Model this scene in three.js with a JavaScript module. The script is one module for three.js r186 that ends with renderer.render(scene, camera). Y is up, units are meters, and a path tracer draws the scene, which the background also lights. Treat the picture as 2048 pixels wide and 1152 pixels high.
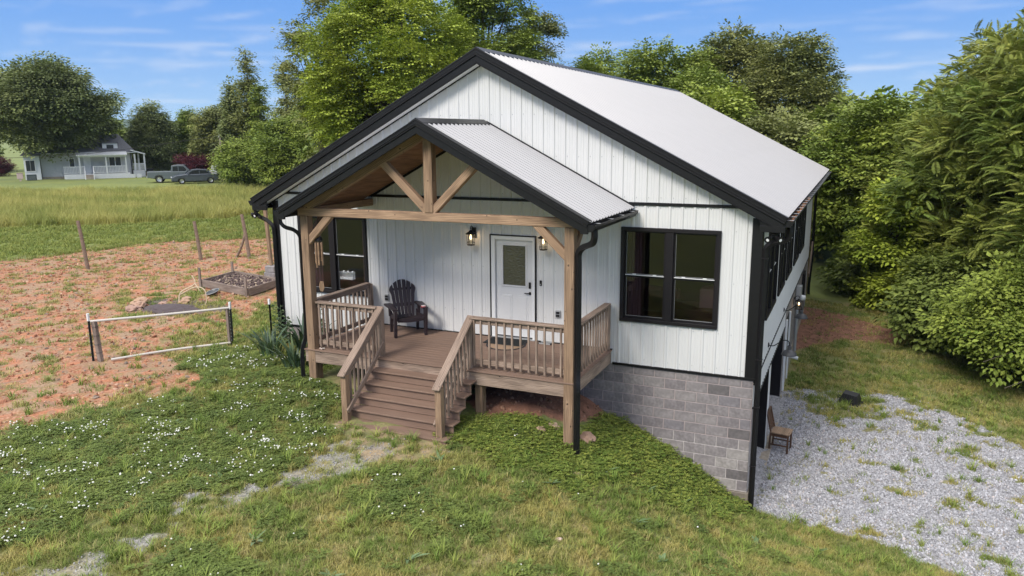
import * as THREE from 'three';
import { mergeGeometries, mergeVertices, toCreasedNormals } from 'three/addons/utils/BufferGeometryUtils.js';
import { ConvexGeometry } from 'three/addons/geometries/ConvexGeometry.js';
import { createNoise2D, createNoise3D } from 'simplex-noise';

// ------------------------------------------------------------------ camera, sky, sun, exposure
const scene = new THREE.Scene();
const camera = new THREE.PerspectiveCamera(41.02, 16 / 9, 0.1, 6000);
camera.rotation.order = 'YXZ';
camera.position.set(1.489, 6.663, 14.054);
camera.rotation.set(-0.1995, 0.4216, -0.007);
const renderer = new THREE.WebGLRenderer({ antialias: true });
renderer.toneMapping = THREE.LinearToneMapping;
renderer.toneMappingExposure = 1.68;
renderer.shadowMap.enabled = true;

function mulberry(a) { return () => { a |= 0; a = a + 0x6D2B79F5 | 0; let t = Math.imul(a ^ a >>> 15, 1 | a); t = t + Math.imul(t ^ t >>> 7, 61 | t) ^ t; return ((t ^ t >>> 14) >>> 0) / 4294967296; }; }
const rnd = mulberry(20240517);
const n2 = createNoise2D(mulberry(11)), n2b = createNoise2D(mulberry(23)), n3 = createNoise3D(mulberry(5));
const clamp = (x, a = 0, b = 1) => Math.min(b, Math.max(a, x));
const lerp = (a, b, t) => a + (b - a) * t;
const sstep = (a, b, x) => { const t = clamp((x - a) / (b - a)); return t * t * (3 - 2 * t); };
const fbm = (x, y, o = 4) => { let s = 0, a = 0.5; for (let i = 0; i < o; i++) { s += a * n2(x, y); x = x * 2.03 + 7.1; y = y * 2.03 - 3.7; a *= 0.5; } return s; };
const V = (x, y, z) => new THREE.Vector3(x, y, z);
const srgb = (r, g, b) => new THREE.Color().setRGB(r / 255, g / 255, b / 255, THREE.SRGBColorSpace);
const lin = (r, g, b) => new THREE.Color().setRGB(r, g, b);

const sunDir = V(-0.26, 0.64, 0.72).normalize();
{ // sky: clear blue low down with streaks of cirrus, the veil of thin cloud closing towards the zenith
  const w = 2048, h = 1024, d = new Float32Array(w * h * 4);
  for (let j = 0; j < h; j++) {
    const el = (j + 0.5) / h * Math.PI - Math.PI / 2, se = Math.sin(el), ce = Math.cos(el);
    for (let i = 0; i < w; i++) {
      const az = (i + 0.5) / w * Math.PI * 2, k = (j * w + i) * 4;
      const dx = Math.cos(az) * ce, dz = Math.sin(az) * ce;
      let r, g, b;
      if (el < -0.02) { r = 0.16; g = 0.17; b = 0.13; } else {
        const e = Math.max(el, 0);
        const t = 1 - Math.exp(-e * 8.5);
        r = lerp(0.30, 0.040, t); g = lerp(0.445, 0.172, t); b = lerp(0.585, 0.515, t);
        // streaks: noise over a cloud sheet seen in perspective
        const p = 1 / (se + 0.06), u = dx * p, v = dz * p;
        const streak = fbm(u * 0.55 + v * 0.10 + 3.1, v * 1.7 - u * 0.3, 5);
        let c = sstep(0.16, 0.8, streak) * 0.26 * sstep(0.0, 0.06, e);
        const low = fbm(az * 3.0 + 1.3, el * 62.0, 4);
        c = Math.max(c, sstep(0.12, 0.6, low) * 0.48 * (1 - sstep(0.05, 0.17, e)) * sstep(0.005, 0.03, e));
        const veil = sstep(0.17, 0.55, e) * (0.80 + 0.20 * fbm(u * 0.8, v * 0.8, 3));
        c = clamp(Math.max(c, veil));
        const wht = lerp(0.60, 1.14, sstep(0.15, 0.9, e));
        r = lerp(r, wht * 1.0, c); g = lerp(g, wht * 0.99, c); b = lerp(b, wht * 0.975, c);
      }
      d[k] = r; d[k + 1] = g; d[k + 2] = b; d[k + 3] = 1;
    }
  }
  const sky = new THREE.DataTexture(d, w, h, THREE.RGBAFormat, THREE.FloatType);
  sky.mapping = THREE.EquirectangularReflectionMapping; sky.colorSpace = THREE.LinearSRGBColorSpace;
  sky.magFilter = sky.minFilter = THREE.LinearFilter; sky.wrapS = THREE.RepeatWrapping; sky.needsUpdate = true;
  scene.background = sky; scene.environment = sky;
  scene.backgroundIntensity = 1; scene.environmentIntensity = 1;
}
const sun = new THREE.DirectionalLight(new THREE.Color(1.0, 0.95, 0.87), 1.95);
sun.position.copy(sunDir).multiplyScalar(60); sun.target.position.set(-5, 1, 0);
sun.castShadow = true; sun.shadow.radius = 36; sun.shadow.mapSize.set(4096, 4096);
Object.assign(sun.shadow.camera, { left: -40, right: 30, top: 40, bottom: -40, near: 1, far: 160 });
scene.add(sun, sun.target);

// ------------------------------------------------------------------ terrain
const CP = [ // x, z, height
  [-12, 0, 1.78], [-12, 4, 1.72], [-14, -5, 1.78], [-20, -4, 1.75], [-20, 5, 1.75], [-14, 10, 1.7], [-11, -10, 1.75], [-25, -12, 1.75], [-26, 10, 1.75],
  [-10.8, 0, 1.84], [-8.2, 2.3, 1.84], [-8.5, 0, 1.85], [-9, 5, 1.68], [-6.6, 3.5, 1.58], [-4.6, 3.5, 1.53], [-6, 6, 1.55], [-9, 9, 1.62], [-5, 0.2, 1.7], [-3.6, 0.1, 1.58],
  [-3.2, 0, 1.44], [-2.745, 0, 1.10], [-1.675, 0, 0.70], [-0.84, 0, 0.22], [-0.4, 0, -0.12], [0.05, 0, -0.40], [-2.8, 2.2, 1.30], [-1.6, 2.2, 0.86], [-0.4, 1.6, 0.16], [0.5, 1.0, -0.22],
  [-3, 5, 1.36], [-1, 4, 0.86], [1, 3, 0.16], [0, 6, 0.95], [3, 3, 0.0], [-3, 8, 1.45], [1, 8, 1.0], [4, 6, 0.4],
  [1, -1, -0.40], [3, 0, -0.40], [5, 0.5, -0.38], [2, -4, -0.40], [5, -4, -0.38], [0, -5, -0.36], [0, -2.5, -0.40], [8, 0, -0.3], [0, -9, -0.08], [4, -9, -0.3], [0.5, -16, 0.3], [4, -16, 0.1], [9, -8, -0.1], [9, -16, 0.0], [-6, -18, 1.2], [-11, -18, 1.7], [8, 8, 0.3],
];
const RBF = (() => {
  const n = CP.length, N = n + 3, A = [], ph = (r2) => r2 < 1e-9 ? 0 : 0.5 * r2 * Math.log(r2);
  for (let i = 0; i < n; i++) { const row = new Float64Array(N + 1); for (let j = 0; j < n; j++) row[j] = ph((CP[i][0] - CP[j][0]) ** 2 + (CP[i][1] - CP[j][1]) ** 2) + (i === j ? 0.4 : 0); row[n] = 1; row[n + 1] = CP[i][0]; row[n + 2] = CP[i][1]; row[N] = CP[i][2]; A.push(row); }
  for (let k = 0; k < 3; k++) { const row = new Float64Array(N + 1); for (let j = 0; j < n; j++) row[j] = k === 0 ? 1 : CP[j][k - 1]; A.push(row); }
  for (let c = 0; c < N; c++) { let p = c; for (let r = c + 1; r < N; r++) if (Math.abs(A[r][c]) > Math.abs(A[p][c])) p = r; [A[c], A[p]] = [A[p], A[c]]; for (let r = 0; r < N; r++) if (r !== c) { const f = A[r][c] / A[c][c]; if (f) for (let k = c; k <= N; k++) A[r][k] -= f * A[c][k]; } }
  const w = A.map((r, i) => r[N] / r[i]);
  return (x, z) => { let s = w[n] + w[n + 1] * x + w[n + 2] * z; for (let j = 0; j < n; j++) s += w[j] * ph((x - CP[j][0]) ** 2 + (z - CP[j][1]) ** 2); return s; };
})();
function ground(x, z) {
  const inside = sstep(-27, -17, x) * (1 - sstep(8, 14, x)) * sstep(-24, -15, z) * (1 - sstep(9, 14, z));
  const far = lerp(1.75 + 0.25 * fbm(x * 0.02, z * 0.02, 2), 0.1 - 0.02 * Math.min(40, Math.abs(x)), sstep(-9, 4, x));
  let h = inside > 0 ? lerp(far, RBF(x, z), inside) : far;
  // lumps: strong on the clay, faint on the gravel lot
  const lump = x > 0.2 && z < 0.4 ? 0.25 : 1;
  h += lump * (0.05 * fbm(x * 0.45, z * 0.45, 3) + 0.018 * n2(x * 2.3, z * 2.3) + 0.008 * n2b(x * 5.1, z * 5.1));
  // soil thrown up against the block wall under the deck
  h += 0.16 * Math.exp(-(((x + 3.9) / 0.9) ** 2 + ((z - 0.9) / 0.8) ** 2));
  return h;
}
// ------------------------------------------------------------------ textures and materials
function tex(w, h, fn, { srgbMap = true, rep = [1, 1] } = {}) {
  const d = new Uint8Array(w * h * 4);
  for (let j = 0; j < h; j++) for (let i = 0; i < w; i++) { const c = fn(i / w, j / h, i, j), k = (j * w + i) * 4; d[k] = clamp(c[0]) * 255; d[k + 1] = clamp(c[1]) * 255; d[k + 2] = clamp(c[2]) * 255; d[k + 3] = 255; }
  const t = new THREE.DataTexture(d, w, h, THREE.RGBAFormat); t.magFilter = t.minFilter = THREE.LinearFilter; t.wrapS = t.wrapT = THREE.RepeatWrapping; t.repeat.set(rep[0], rep[1]);
  if (srgbMap) t.colorSpace = THREE.SRGBColorSpace; t.needsUpdate = true; return t;
}
// tileable noise on the unit square (blend of shifted copies)
const tile2 = (u, v, fx, fy, f = n2) => { const a = (x, y) => f(x * fx, y * fy); return (a(u, v) * (1 - u) + a(u - 1, v) * u) * (1 - v) + (a(u, v - 1) * (1 - u) + a(u - 1, v - 1) * u) * v; };
function woodTex(seed, contrast = 1, knots = 5) { // u along the grain: 2.4 m by 0.4 m
  const r = mulberry(seed), K = []; for (let i = 0; i < knots; i++) K.push([r(), r(), 0.006 + r() * 0.008]);
  return tex(1024, 256, (u, v) => {
    let bend = 0, kn = 0;
    for (const [ku, kv, kr] of K) { let du = (u - ku) * 2.4, dv = (v - kv) * 0.4; du -= Math.round(du / 2.4) * 2.4; dv -= Math.round(dv / 0.4) * 0.4; const q = Math.sqrt((du / 3) ** 2 + dv * dv); bend += Math.sign(dv) * 0.03 * Math.exp(-q / 0.02); kn = Math.max(kn, 1 - sstep(kr * 0.6, kr * 1.3, Math.sqrt((du / 1.4) ** 2 + dv * dv))); }
    const vv = v + bend;
    const ring = Math.sin((vv * 34 + 1.6 * tile2(u, v, 2.2 + seed % 3, 3)) * 6.283 * 0.5);
    const fine = tile2(u, vv, 9, 90), mid = tile2(u, vv, 3, 22, n2b), blot = tile2(u, v, 3, 2, n2b);
    let s = 0.80 + contrast * (0.07 * ring + 0.09 * fine + 0.08 * mid + 0.07 * blot);
    if (tile2(u, vv, 5, 60, n2b) > 0.78) s -= 0.25 * contrast;
    s *= 1 - 0.6 * kn;
    return [s, s * (0.975 - 0.05 * (1 - s)), s * (0.95 - 0.08 * (1 - s))];
  }, { rep: [1 / 2.4, 1 / 0.4] });
}
const grainA = woodTex(3, 1.5, 9), grainB = woodTex(8, 1.6, 5), grainC = woodTex(14, 0.55, 0);
const concreteTex = tex(512, 512, (u, v) => { const s = 0.86 + 0.08 * tile2(u, v, 8, 8) + 0.10 * tile2(u, v, 90, 90, n2b) + 0.07 * tile2(u, v, 3, 3, n2b) - (tile2(u, v, 60, 60) > 0.7 ? 0.14 : 0); return [s, s, s]; }, { rep: [1 / 0.7, 1 / 0.7] });
const paintTex = tex(512, 512, (u, v) => { const s = 0.965 + 0.012 * tile2(u, v, 3, 2) + 0.005 * tile2(u, v, 40, 9, n2b) + 0.006 * tile2(u, v, 160, 160); return [s, s * 0.997, s * 0.992]; }, { rep: [1 / 2.2, 1 / 2.2] });
const barkTex = tex(256, 256, (u, v) => { const s = 0.62 + 0.25 * tile2(u, v, 22, 5) + 0.16 * tile2(u, v, 50, 14, n2b); return [s, s * 0.97, s * 0.92]; }, { rep: [1.2, 0.8] });
const blackTex = tex(256, 256, (u, v) => { const s = 0.86 + 0.10 * tile2(u, v, 7, 7) + 0.06 * tile2(u, v, 60, 60, n2b); return [s, s * 0.99, s * 0.975]; }, { rep: [1 / 0.9, 1 / 0.9] });
const mat = (color, o = {}) => new THREE.MeshStandardMaterial({ color, roughness: 0.8, metalness: 0, ...o });
const phys = (color, o = {}) => new THREE.MeshPhysicalMaterial({ color, roughness: 0.5, ...o });
const M = {
  siding: mat(lin(0.70, 0.70, 0.70), { map: paintTex, roughness: 0.42 }),
  roof: mat(lin(0.41, 0.403, 0.414), { map: paintTex, roughness: 0.42, metalness: 0.12 }),
  soffit: mat(lin(0.80, 0.80, 0.81), { roughness: 0.5 }),
  black: phys(lin(0.011, 0.0105, 0.012), { map: blackTex, roughness: 0.5, specularIntensity: 0.55 }),
  blackTrim: phys(lin(0.012, 0.0115, 0.013), { map: blackTex, roughness: 0.42, specularIntensity: 0.6 }),
  frameBlack: phys(lin(0.011, 0.009, 0.0105), { roughness: 0.45, specularIntensity: 0.6 }),
  glass: phys(lin(0.46, 0.40, 0.43), { roughness: 0.02, transmission: 1, thickness: 0, ior: 1.5 }),
  white: mat(lin(0.75, 0.75, 0.75), { roughness: 0.45 }),
  doorWhite: mat(lin(0.74, 0.74, 0.75), { map: paintTex, roughness: 0.4 }),
  obscure: phys(lin(0.20, 0.19, 0.13), { roughness: 0.14, transmission: 0.5, thickness: 0 }),
  metal: mat(lin(0.55, 0.55, 0.56), { roughness: 0.35, metalness: 0.9 }),
  galv: mat(lin(0.42, 0.43, 0.44), { roughness: 0.5, metalness: 0.5 }),
  post: mat(lin(0.41, 0.285, 0.19), { map: grainA, roughness: 0.85 }),
  beam: mat(lin(0.50, 0.345, 0.232), { map: grainA, roughness: 0.85 }),
  rail: mat(lin(0.43, 0.335, 0.275), { map: grainB, roughness: 0.9 }),
      deck: [0, 1, 2].map(i => mat(lin(0.335 + i * 0.012, 0.232 + i * 0.008, 0.180 + i * 0.006), { map: grainC, roughness: 0.75 })),
  ply: [0, 1, 2].map(i => mat(lin(0.34 + i * 0.03, 0.18 + i * 0.018, 0.10 + i * 0.012), { map: grainA, roughness: 0.9 })),
  mortar: mat(lin(0.60, 0.55, 0.53), { map: concreteTex, roughness: 0.95 }),
  blocks: [[0.305, 0.275, 0.276], [0.328, 0.296, 0.295], [0.282, 0.252, 0.256], [0.352, 0.318, 0.312], [0.275, 0.252, 0.264], [0.190, 0.172, 0.172], [0.425, 0.390, 0.370]].map(c => mat(lin(...c), { map: concreteTex, roughness: 0.95 })),
  concrete: mat(lin(0.50, 0.43, 0.35), { map: concreteTex, roughness: 0.92 }),
  footing: mat(lin(0.26, 0.22, 0.18), { map: concreteTex, roughness: 0.95 }),
  dark: mat(lin(0.03, 0.028, 0.028), { roughness: 0.9 }),
  interior: mat(lin(0.36, 0.30, 0.29), { roughness: 0.9 }),
  oldWood: mat(lin(0.33, 0.25, 0.20), { map: grainB, roughness: 0.95 }),
  greyWood: mat(lin(0.34, 0.28, 0.25), { map: grainB, roughness: 0.95 }),
  bark: mat(lin(0.13, 0.10, 0.075), { map: barkTex, roughness: 1 }),
  barkPale: mat(lin(0.30, 0.27, 0.22), { map: barkTex, roughness: 1 }),
};
// ------------------------------------------------------------------ building helpers
const taken = {};
const numbered = (n) => { const k = taken[n] = (taken[n] ?? -1) + 1; return k ? n + '_' + String(k).padStart(3, '0') : n; };
function thing(name, label, category, [x, y, z] = [0, 0, 0], turn = 0, group, kind) {
  const o = new THREE.Group(); o.name = numbered(name); o.position.set(x, y, z); o.rotation.y = turn; scene.add(o);
  return tag(o, label, category, group, kind);
}
function tag(o, label, category, group, kind) { Object.assign(o.userData, { label, category }); if (group) o.userData.group = group; if (kind) o.userData.kind = kind; return o; }
function part(name, geo, m, parent) { const o = new THREE.Mesh(geo, m); o.name = parent === scene ? numbered(name) : name; o.castShadow = o.receiveShadow = true; parent.add(o); return o; }
function grp(name, parent) { const o = new THREE.Group(); o.name = name; parent.add(o); return o; }
const geoCache = new Map();
function boxUV(g, ou = 0, ov = 0) { // uv in metres, u along the longest side
  g.computeBoundingBox(); const s = g.boundingBox.getSize(V(0, 0, 0)), p = g.attributes.position, n = g.attributes.normal, uv = new Float32Array(p.count * 2);
  const long = s.x >= s.y && s.x >= s.z ? 0 : s.y >= s.z ? 1 : 2;
  for (let i = 0; i < p.count; i++) {
    const N = [Math.abs(n.getX(i)), Math.abs(n.getY(i)), Math.abs(n.getZ(i))], P = [p.getX(i), p.getY(i), p.getZ(i)];
    const d = N[0] >= N[1] && N[0] >= N[2] ? 0 : N[1] >= N[2] ? 1 : 2; let [a, b] = [0, 1, 2].filter(k => k !== d); if (b === long) [a, b] = [b, a];
    uv[i * 2] = P[a] + ou; uv[i * 2 + 1] = P[b] + ov;
  }
  g.setAttribute('uv', new THREE.BufferAttribute(uv, 2)); return g;
}
function cbox(w, h, d, c = 0.004, variant = -1) { // box with chamfered edges, uv in metres
  if (variant < 0) variant = Math.floor(rnd() * 4);
  const key = [w, h, d, c].map(v => v.toFixed(3)).join() + '/' + variant; if (geoCache.has(key)) return geoCache.get(key);
  c = Math.min(c, w / 3, h / 3, d / 3); const pos = [], X = w / 2, Y = h / 2, Z = d / 2;
  const q = (a, b, c2, e) => pos.push(...a, ...b, ...c2, ...a, ...c2, ...e), t = (a, b, c2) => pos.push(...a, ...b, ...c2);
  const P = (ax, s, sx, sy, sz) => { const r = [sx * (X - c), sy * (Y - c), sz * (Z - c)]; r[ax] = s * [X, Y, Z][ax]; return r; };
  for (let ax = 0; ax < 3; ax++) for (const s of [-1, 1]) { const [a, b] = [(ax + 1) % 3, (ax + 2) % 3]; const mk = (sa, sb) => { const S = [0, 0, 0]; S[ax] = s; S[a] = sa; S[b] = sb; return P(ax, s, ...S); }; const L = [mk(-1, -1), mk(1, -1), mk(1, 1), mk(-1, 1)]; if (s < 0) L.reverse(); q(...L); }
  for (let ax = 0; ax < 3; ax++) { const [a, b] = [(ax + 1) % 3, (ax + 2) % 3]; for (const sa of [-1, 1]) for (const sb of [-1, 1]) { const mk = (face, s) => { const S = [0, 0, 0]; S[ax] = s; S[a] = sa; S[b] = sb; return P(face, S[face], ...S); }; const L = [mk(a, -1), mk(b, -1), mk(b, 1), mk(a, 1)]; if (sa * sb < 0) L.reverse(); q(...L.reverse()); } }
  for (const sx of [-1, 1]) for (const sy of [-1, 1]) for (const sz of [-1, 1]) { const L = [P(0, sx, sx, sy, sz), P(1, sy, sx, sy, sz), P(2, sz, sx, sy, sz)]; if (sx * sy * sz < 0) L.reverse(); t(...L); }
  const g = new THREE.BufferGeometry(); g.setAttribute('position', new THREE.Float32BufferAttribute(pos, 3)); g.computeVertexNormals();
  boxUV(g, variant * 0.613, variant * 0.137); geoCache.set(key, g); return g;
}
function box(name, parent, m, [x0, x1], [y0, y1], [z0, z1], c = 0.004) { const o = part(name, cbox(x1 - x0, y1 - y0, z1 - z0, c), m, parent); o.position.set((x0 + x1) / 2, (y0 + y1) / 2, (z0 + z1) / 2); return o; }
function bar(name, parent, m, a, b, w, h, c = 0.004, up = V(0, 1, 0)) { // timber from a to b; w across, h along "up"
  const d = V(b[0] - a[0], b[1] - a[1], b[2] - a[2]), L = d.length(); d.normalize(); let side = V(0, 0, 0).crossVectors(d, up); if (side.length() < 1e-3) side.set(0, 0, 1); side.normalize(); const u = V(0, 0, 0).crossVectors(side, d);
  const o = part(name, cbox(L, h, w, c), m, parent); o.position.set((a[0] + b[0]) / 2, (a[1] + b[1]) / 2, (a[2] + b[2]) / 2);
  o.quaternion.setFromRotationMatrix(new THREE.Matrix4().makeBasis(d, u, side)); return o;
}
function tubeGeo(pts, r0, r1 = r0, sides = 8, seg = 0, flat = false) { // tapered tube along a smooth curve through pts
  const c = flat ? null : new THREE.CatmullRomCurve3(pts.map(p => p.isVector3 ? p : V(...p)), false, 'centripetal'), n = flat ? pts.length - 1 : (seg || Math.max(2, (pts.length - 1) * 4));
  const at = (t) => flat ? (pts[Math.round(t * n)].isVector3 ? pts[Math.round(t * n)] : V(...pts[Math.round(t * n)])) : c.getPoint(t);
  const C = []; for (let i = 0; i <= n; i++) C.push(at(i / n));
  const pos = [], uv = [], idx = []; let u = V(0, 0, 0), prev = null, len = 0;
  for (let i = 0; i <= n; i++) {
    const T = V(0, 0, 0).subVectors(C[Math.min(n, i + 1)], C[Math.max(0, i - 1)]).normalize();
    if (!prev) { u = Math.abs(T.y) < 0.9 ? V(0, 1, 0) : V(1, 0, 0); u.addScaledVector(T, -u.dot(T)).normalize(); } else { u.addScaledVector(T, -u.dot(T)).normalize(); len += C[i].distanceTo(C[i - 1]); }
    prev = T; const v = V(0, 0, 0).crossVectors(T, u), r = lerp(r0, r1, i / n);
    for (let k = 0; k <= sides; k++) { const a = k / sides * Math.PI * 2; pos.push(C[i].x + (u.x * Math.cos(a) + v.x * Math.sin(a)) * r, C[i].y + (u.y * Math.cos(a) + v.y * Math.sin(a)) * r, C[i].z + (u.z * Math.cos(a) + v.z * Math.sin(a)) * r); uv.push(k / sides, len); }
    if (i) for (let k = 0; k < sides; k++) { const a = (i - 1) * (sides + 1) + k, b = a + sides + 1; idx.push(a, a + 1, b, a + 1, b + 1, b); }
  }
  for (const [i, dir] of [[0, 1], [n, -1]]) { const s = pos.length / 3; pos.push(C[i].x, C[i].y, C[i].z); uv.push(0.5, 0); for (let k = 0; k < sides; k++) { const a = i * (sides + 1) + k; dir > 0 ? idx.push(s, a + 1, a) : idx.push(s, a, a + 1); } }
  const g = new THREE.BufferGeometry(); g.setAttribute('position', new THREE.Float32BufferAttribute(pos, 3)); g.setAttribute('uv', new THREE.Float32BufferAttribute(uv, 2)); g.setIndex(idx); g.computeVertexNormals(); return g;
}
const tube = (name, parent, m, pts, r0, r1, sides, seg, flat) => part(name, tubeGeo(pts, r0, r1 ?? r0, sides ?? 10, seg, flat), m, parent);
function lathe(name, parent, m, prof, seg = 20) { return part(name, toCreasedNormals(new THREE.LatheGeometry(prof.map(p => new THREE.Vector2(...p)), seg), 0.7), m, parent); }
function extrude(shape, depth, bevel = 0, curve = 8) { return new THREE.ExtrudeGeometry(shape, { depth, bevelEnabled: bevel > 0, bevelSize: bevel, bevelThickness: bevel, bevelSegments: 2, curveSegments: curve }); }
function shapeOf(pts) { const s = new THREE.Shape(); pts.forEach(([x, y], i) => i ? s.lineTo(x, y) : s.moveTo(x, y)); s.closePath(); return s; }
function metreUV(g) { const n = g.index ? g.toNonIndexed() : g; n.computeVertexNormals(); return boxUV(n); }
// ribbed metal sheet: profile across u, from v0(u) to v1(u), mapped to space by put(u, v, depth)
const PITCH = 0.2286;
const RIB = [[-0.032, 0], [-0.015, 0.019], [0.015, 0.019], [0.032, 0], [0.078, 0], [0.084, 0.004], [0.096, 0.004], [0.102, 0], [0.128, 0], [0.134, 0.004], [0.146, 0.004], [0.152, 0]];
function ribbed(u0, u1, phase, v0, v1, put, holes = [], extra = []) {
  const U = new Set([u0, u1]); for (const e of extra) if (e > u0 && e < u1) U.add(e);
  const k0 = Math.floor((u0 - phase) / PITCH) - 1, k1 = Math.ceil((u1 - phase) / PITCH) + 1, P = [];
  for (let k = k0; k <= k1; k++) for (const [du, dd] of RIB) { const u = phase + k * PITCH + du; P.push([u, dd]); if (u > u0 && u < u1) U.add(u); }
  for (const h of holes) for (const u of [h[0], h[1]]) if (u > u0 && u < u1) U.add(u);
  const depth = (u) => { for (let i = 1; i < P.length; i++) if (u <= P[i][0]) { const t = (u - P[i - 1][0]) / (P[i][0] - P[i - 1][0]); return lerp(P[i - 1][1], P[i][1], t); } return 0; };
  const L = [...U].sort((a, b) => a - b), pos = [], uv = [];
  const tri = (...q) => { for (const [u, v] of q) { const p = put(u, v, depth(u)); pos.push(p[0], p[1], p[2]); uv.push(u, v); } };
  for (let i = 1; i < L.length; i++) {
    const a = L[i - 1], b = L[i], m = (a + b) / 2; if (b - a < 1e-6) continue;
    let spans = [[0, 1]]; const lo = (u) => v0(u), hi = (u) => v1(u); if (hi(m) - lo(m) < 0.002) continue;
    let cuts = holes.filter(h => m > h[0] && m < h[1] && h[3] > lo(m) && h[2] < hi(m)).sort((x, y) => x[2] - y[2]);
    let from = [lo(a), lo(b)];
    for (const h of cuts) { if (h[2] > from[0]) tri([a, from[0]], [b, from[1]], [b, h[2]], [a, from[0]], [b, h[2]], [a, h[2]]); from = [h[3], h[3]]; }
    const ta = Math.max(hi(a), from[0]), tb = Math.max(hi(b), from[1]); if (ta - from[0] + tb - from[1] > 1e-4) tri([a, from[0]], [b, from[1]], [b, tb], [a, from[0]], [b, tb], [a, ta]);
  }
  if (!pos.length) return null;
  const g = new THREE.BufferGeometry(); g.setAttribute('position', new THREE.Float32BufferAttribute(pos, 3)); g.setAttribute('uv', new THREE.Float32BufferAttribute(uv, 2)); g.computeVertexNormals(); return g;
}
function instanced(name, geo, m, list, parent = scene, colors = null) { // list of Matrix4
  const o = new THREE.InstancedMesh(geo, m, list.length); o.name = parent === scene ? numbered(name) : name; list.forEach((x, i) => o.setMatrixAt(i, x)); if (colors) colors.forEach((c, i) => o.setColorAt(i, c));
  o.castShadow = o.receiveShadow = true; o.userData.kind = 'stuff'; parent.add(o); return o;
}
const screwGeo = new THREE.CylinderGeometry(0.009, 0.011, 0.012, 6);
const E_ = new THREE.Euler(), Q_ = new THREE.Quaternion();
const mtx = (x, y, z, rx, ry, rz, sx, sy = sx, sz = sx) => new THREE.Matrix4().compose(V(x, y, z), Q_.setFromEuler(E_.set(rx, ry, rz, 'YXZ')), V(sx, sy, sz));
// ------------------------------------------------------------------ the house
const HW = 10.84, XR = -HW / 2, YR = 8.236, SL = 0.5207, XE = 0.41, ZF = 0.26, ZB = -17.5, ZWB = -15.7;
const roofY = (x) => YR - SL * Math.abs(x - XR);
const house = thing('house', 'white metal-sided house with black trim and a grey block foundation', 'house');
const Y0S = 2.227, YBAND = 5.345, RIBX = -2.547;
const WIN_R = [-2.533, -0.684, 3.09, 4.909], WIN_L = [-HW + 0.684, -HW + 2.533, 3.09, 4.89], DOOR = [-5.29, -4.272, 2.47, 4.64];
const sideWins = [[-3.01, -1.17], [-5.10, -3.60], [-7.2, -5.63], [-9.58, -7.87], [-11.9, -10.2]].map(([a, b]) => [a, b, 3.05, 4.80]);
{ // solid walls behind the metal
  const hole = ([a, b, c, d]) => { const p = new THREE.Path(); p.moveTo(a, c); p.lineTo(a, d); p.lineTo(b, d); p.lineTo(b, c); p.closePath(); return p; };
  const f = shapeOf([[-HW, 1.0], [0, 1.0], [0, roofY(0) - 0.1], [XR, YR - 0.1], [-HW, roofY(0) - 0.1]].map(([x, y]) => [x, y])); f.holes.push(...[WIN_L, WIN_R, DOOR].map(h => hole([h[0] + 0.03, h[1] - 0.03, h[2] + 0.02, h[3] - 0.03])));
  let o = part('front_wall', metreUV(extrude(f, 0.15)), M.interior, house); o.position.z = -0.158;
  const b = shapeOf([[-HW, -0.4], [0, -0.4], [0, roofY(0) - 0.1], [XR, YR - 0.1], [-HW, roofY(0) - 0.1]]);
  o = part('rear_wall', metreUV(extrude(b, 0.15)), M.siding, house); o.position.z = ZWB;
  const s = shapeOf([[ZWB + 0.16, 1.62], [-0.17, 1.62], [-0.17, 5.1], [ZWB + 0.16, 5.1]]); s.holes.push(...sideWins.map(h => hole([h[0] + 0.03, h[1] - 0.03, h[2] + 0.03, h[3] - 0.03])));
  o = part('side_wall', metreUV(extrude(s, 0.15)), M.interior, house); o.rotation.y = -Math.PI / 2; o.position.x = -0.008; // extruded towards -x
  box('side_wall', house, M.siding, [-HW, -HW + 0.15], [0.9, 5.1], [ZWB + 0.16, -0.17]);
  box('floor', house, M.interior, [-HW + 0.17, -0.17], [2.3, 2.45], [ZWB + 0.17, -0.17]);
  box('ceiling', house, M.white, [-HW + 0.17, -0.17], [5.02, 5.1], [ZWB + 0.17, -0.17]);
  box('partition', house, M.interior, [-HW + 0.17, -0.17], [2.452, 5.018], [-5.2, -5.1]);
  box('partition', house, M.interior, [-3.62, -3.52], [2.453, 5.017], [-5.09, -1.5]);
  { const pur = mat(lin(0.20, 0.06, 0.10), { roughness: 0.95 }); box('sofa', house, pur, [-2.5, -1.75], [2.452, 2.95], [-1.6, -0.6], 0.06); box('sofa', house, pur, [-2.5, -1.75], [2.951, 3.45], [-1.9, -1.602], 0.06); }
  for (const [x0, x1] of [[-2.46, -2.2], [-9.98, -9.75], [-8.62, -8.42]]) for (let k = 0; k < 5; k++) { const w = (x1 - x0) / 5; box('curtain_fold', house, M.soffit, [x0 + k * w, x0 + (k + 1) * w - 0.004], [2.9, 4.92], [-0.30 + 0.03 * (k % 2), -0.26 + 0.03 * (k % 2)], 0.012); }
  box('counter', house, M.oldWood, [-1.9, -0.5], [2.46, 3.25], [-1.5, -0.7]); box('cabinet', house, M.white, [-1.2, -0.75], [3.252, 3.62], [-1.4, -0.95]);
}
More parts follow.
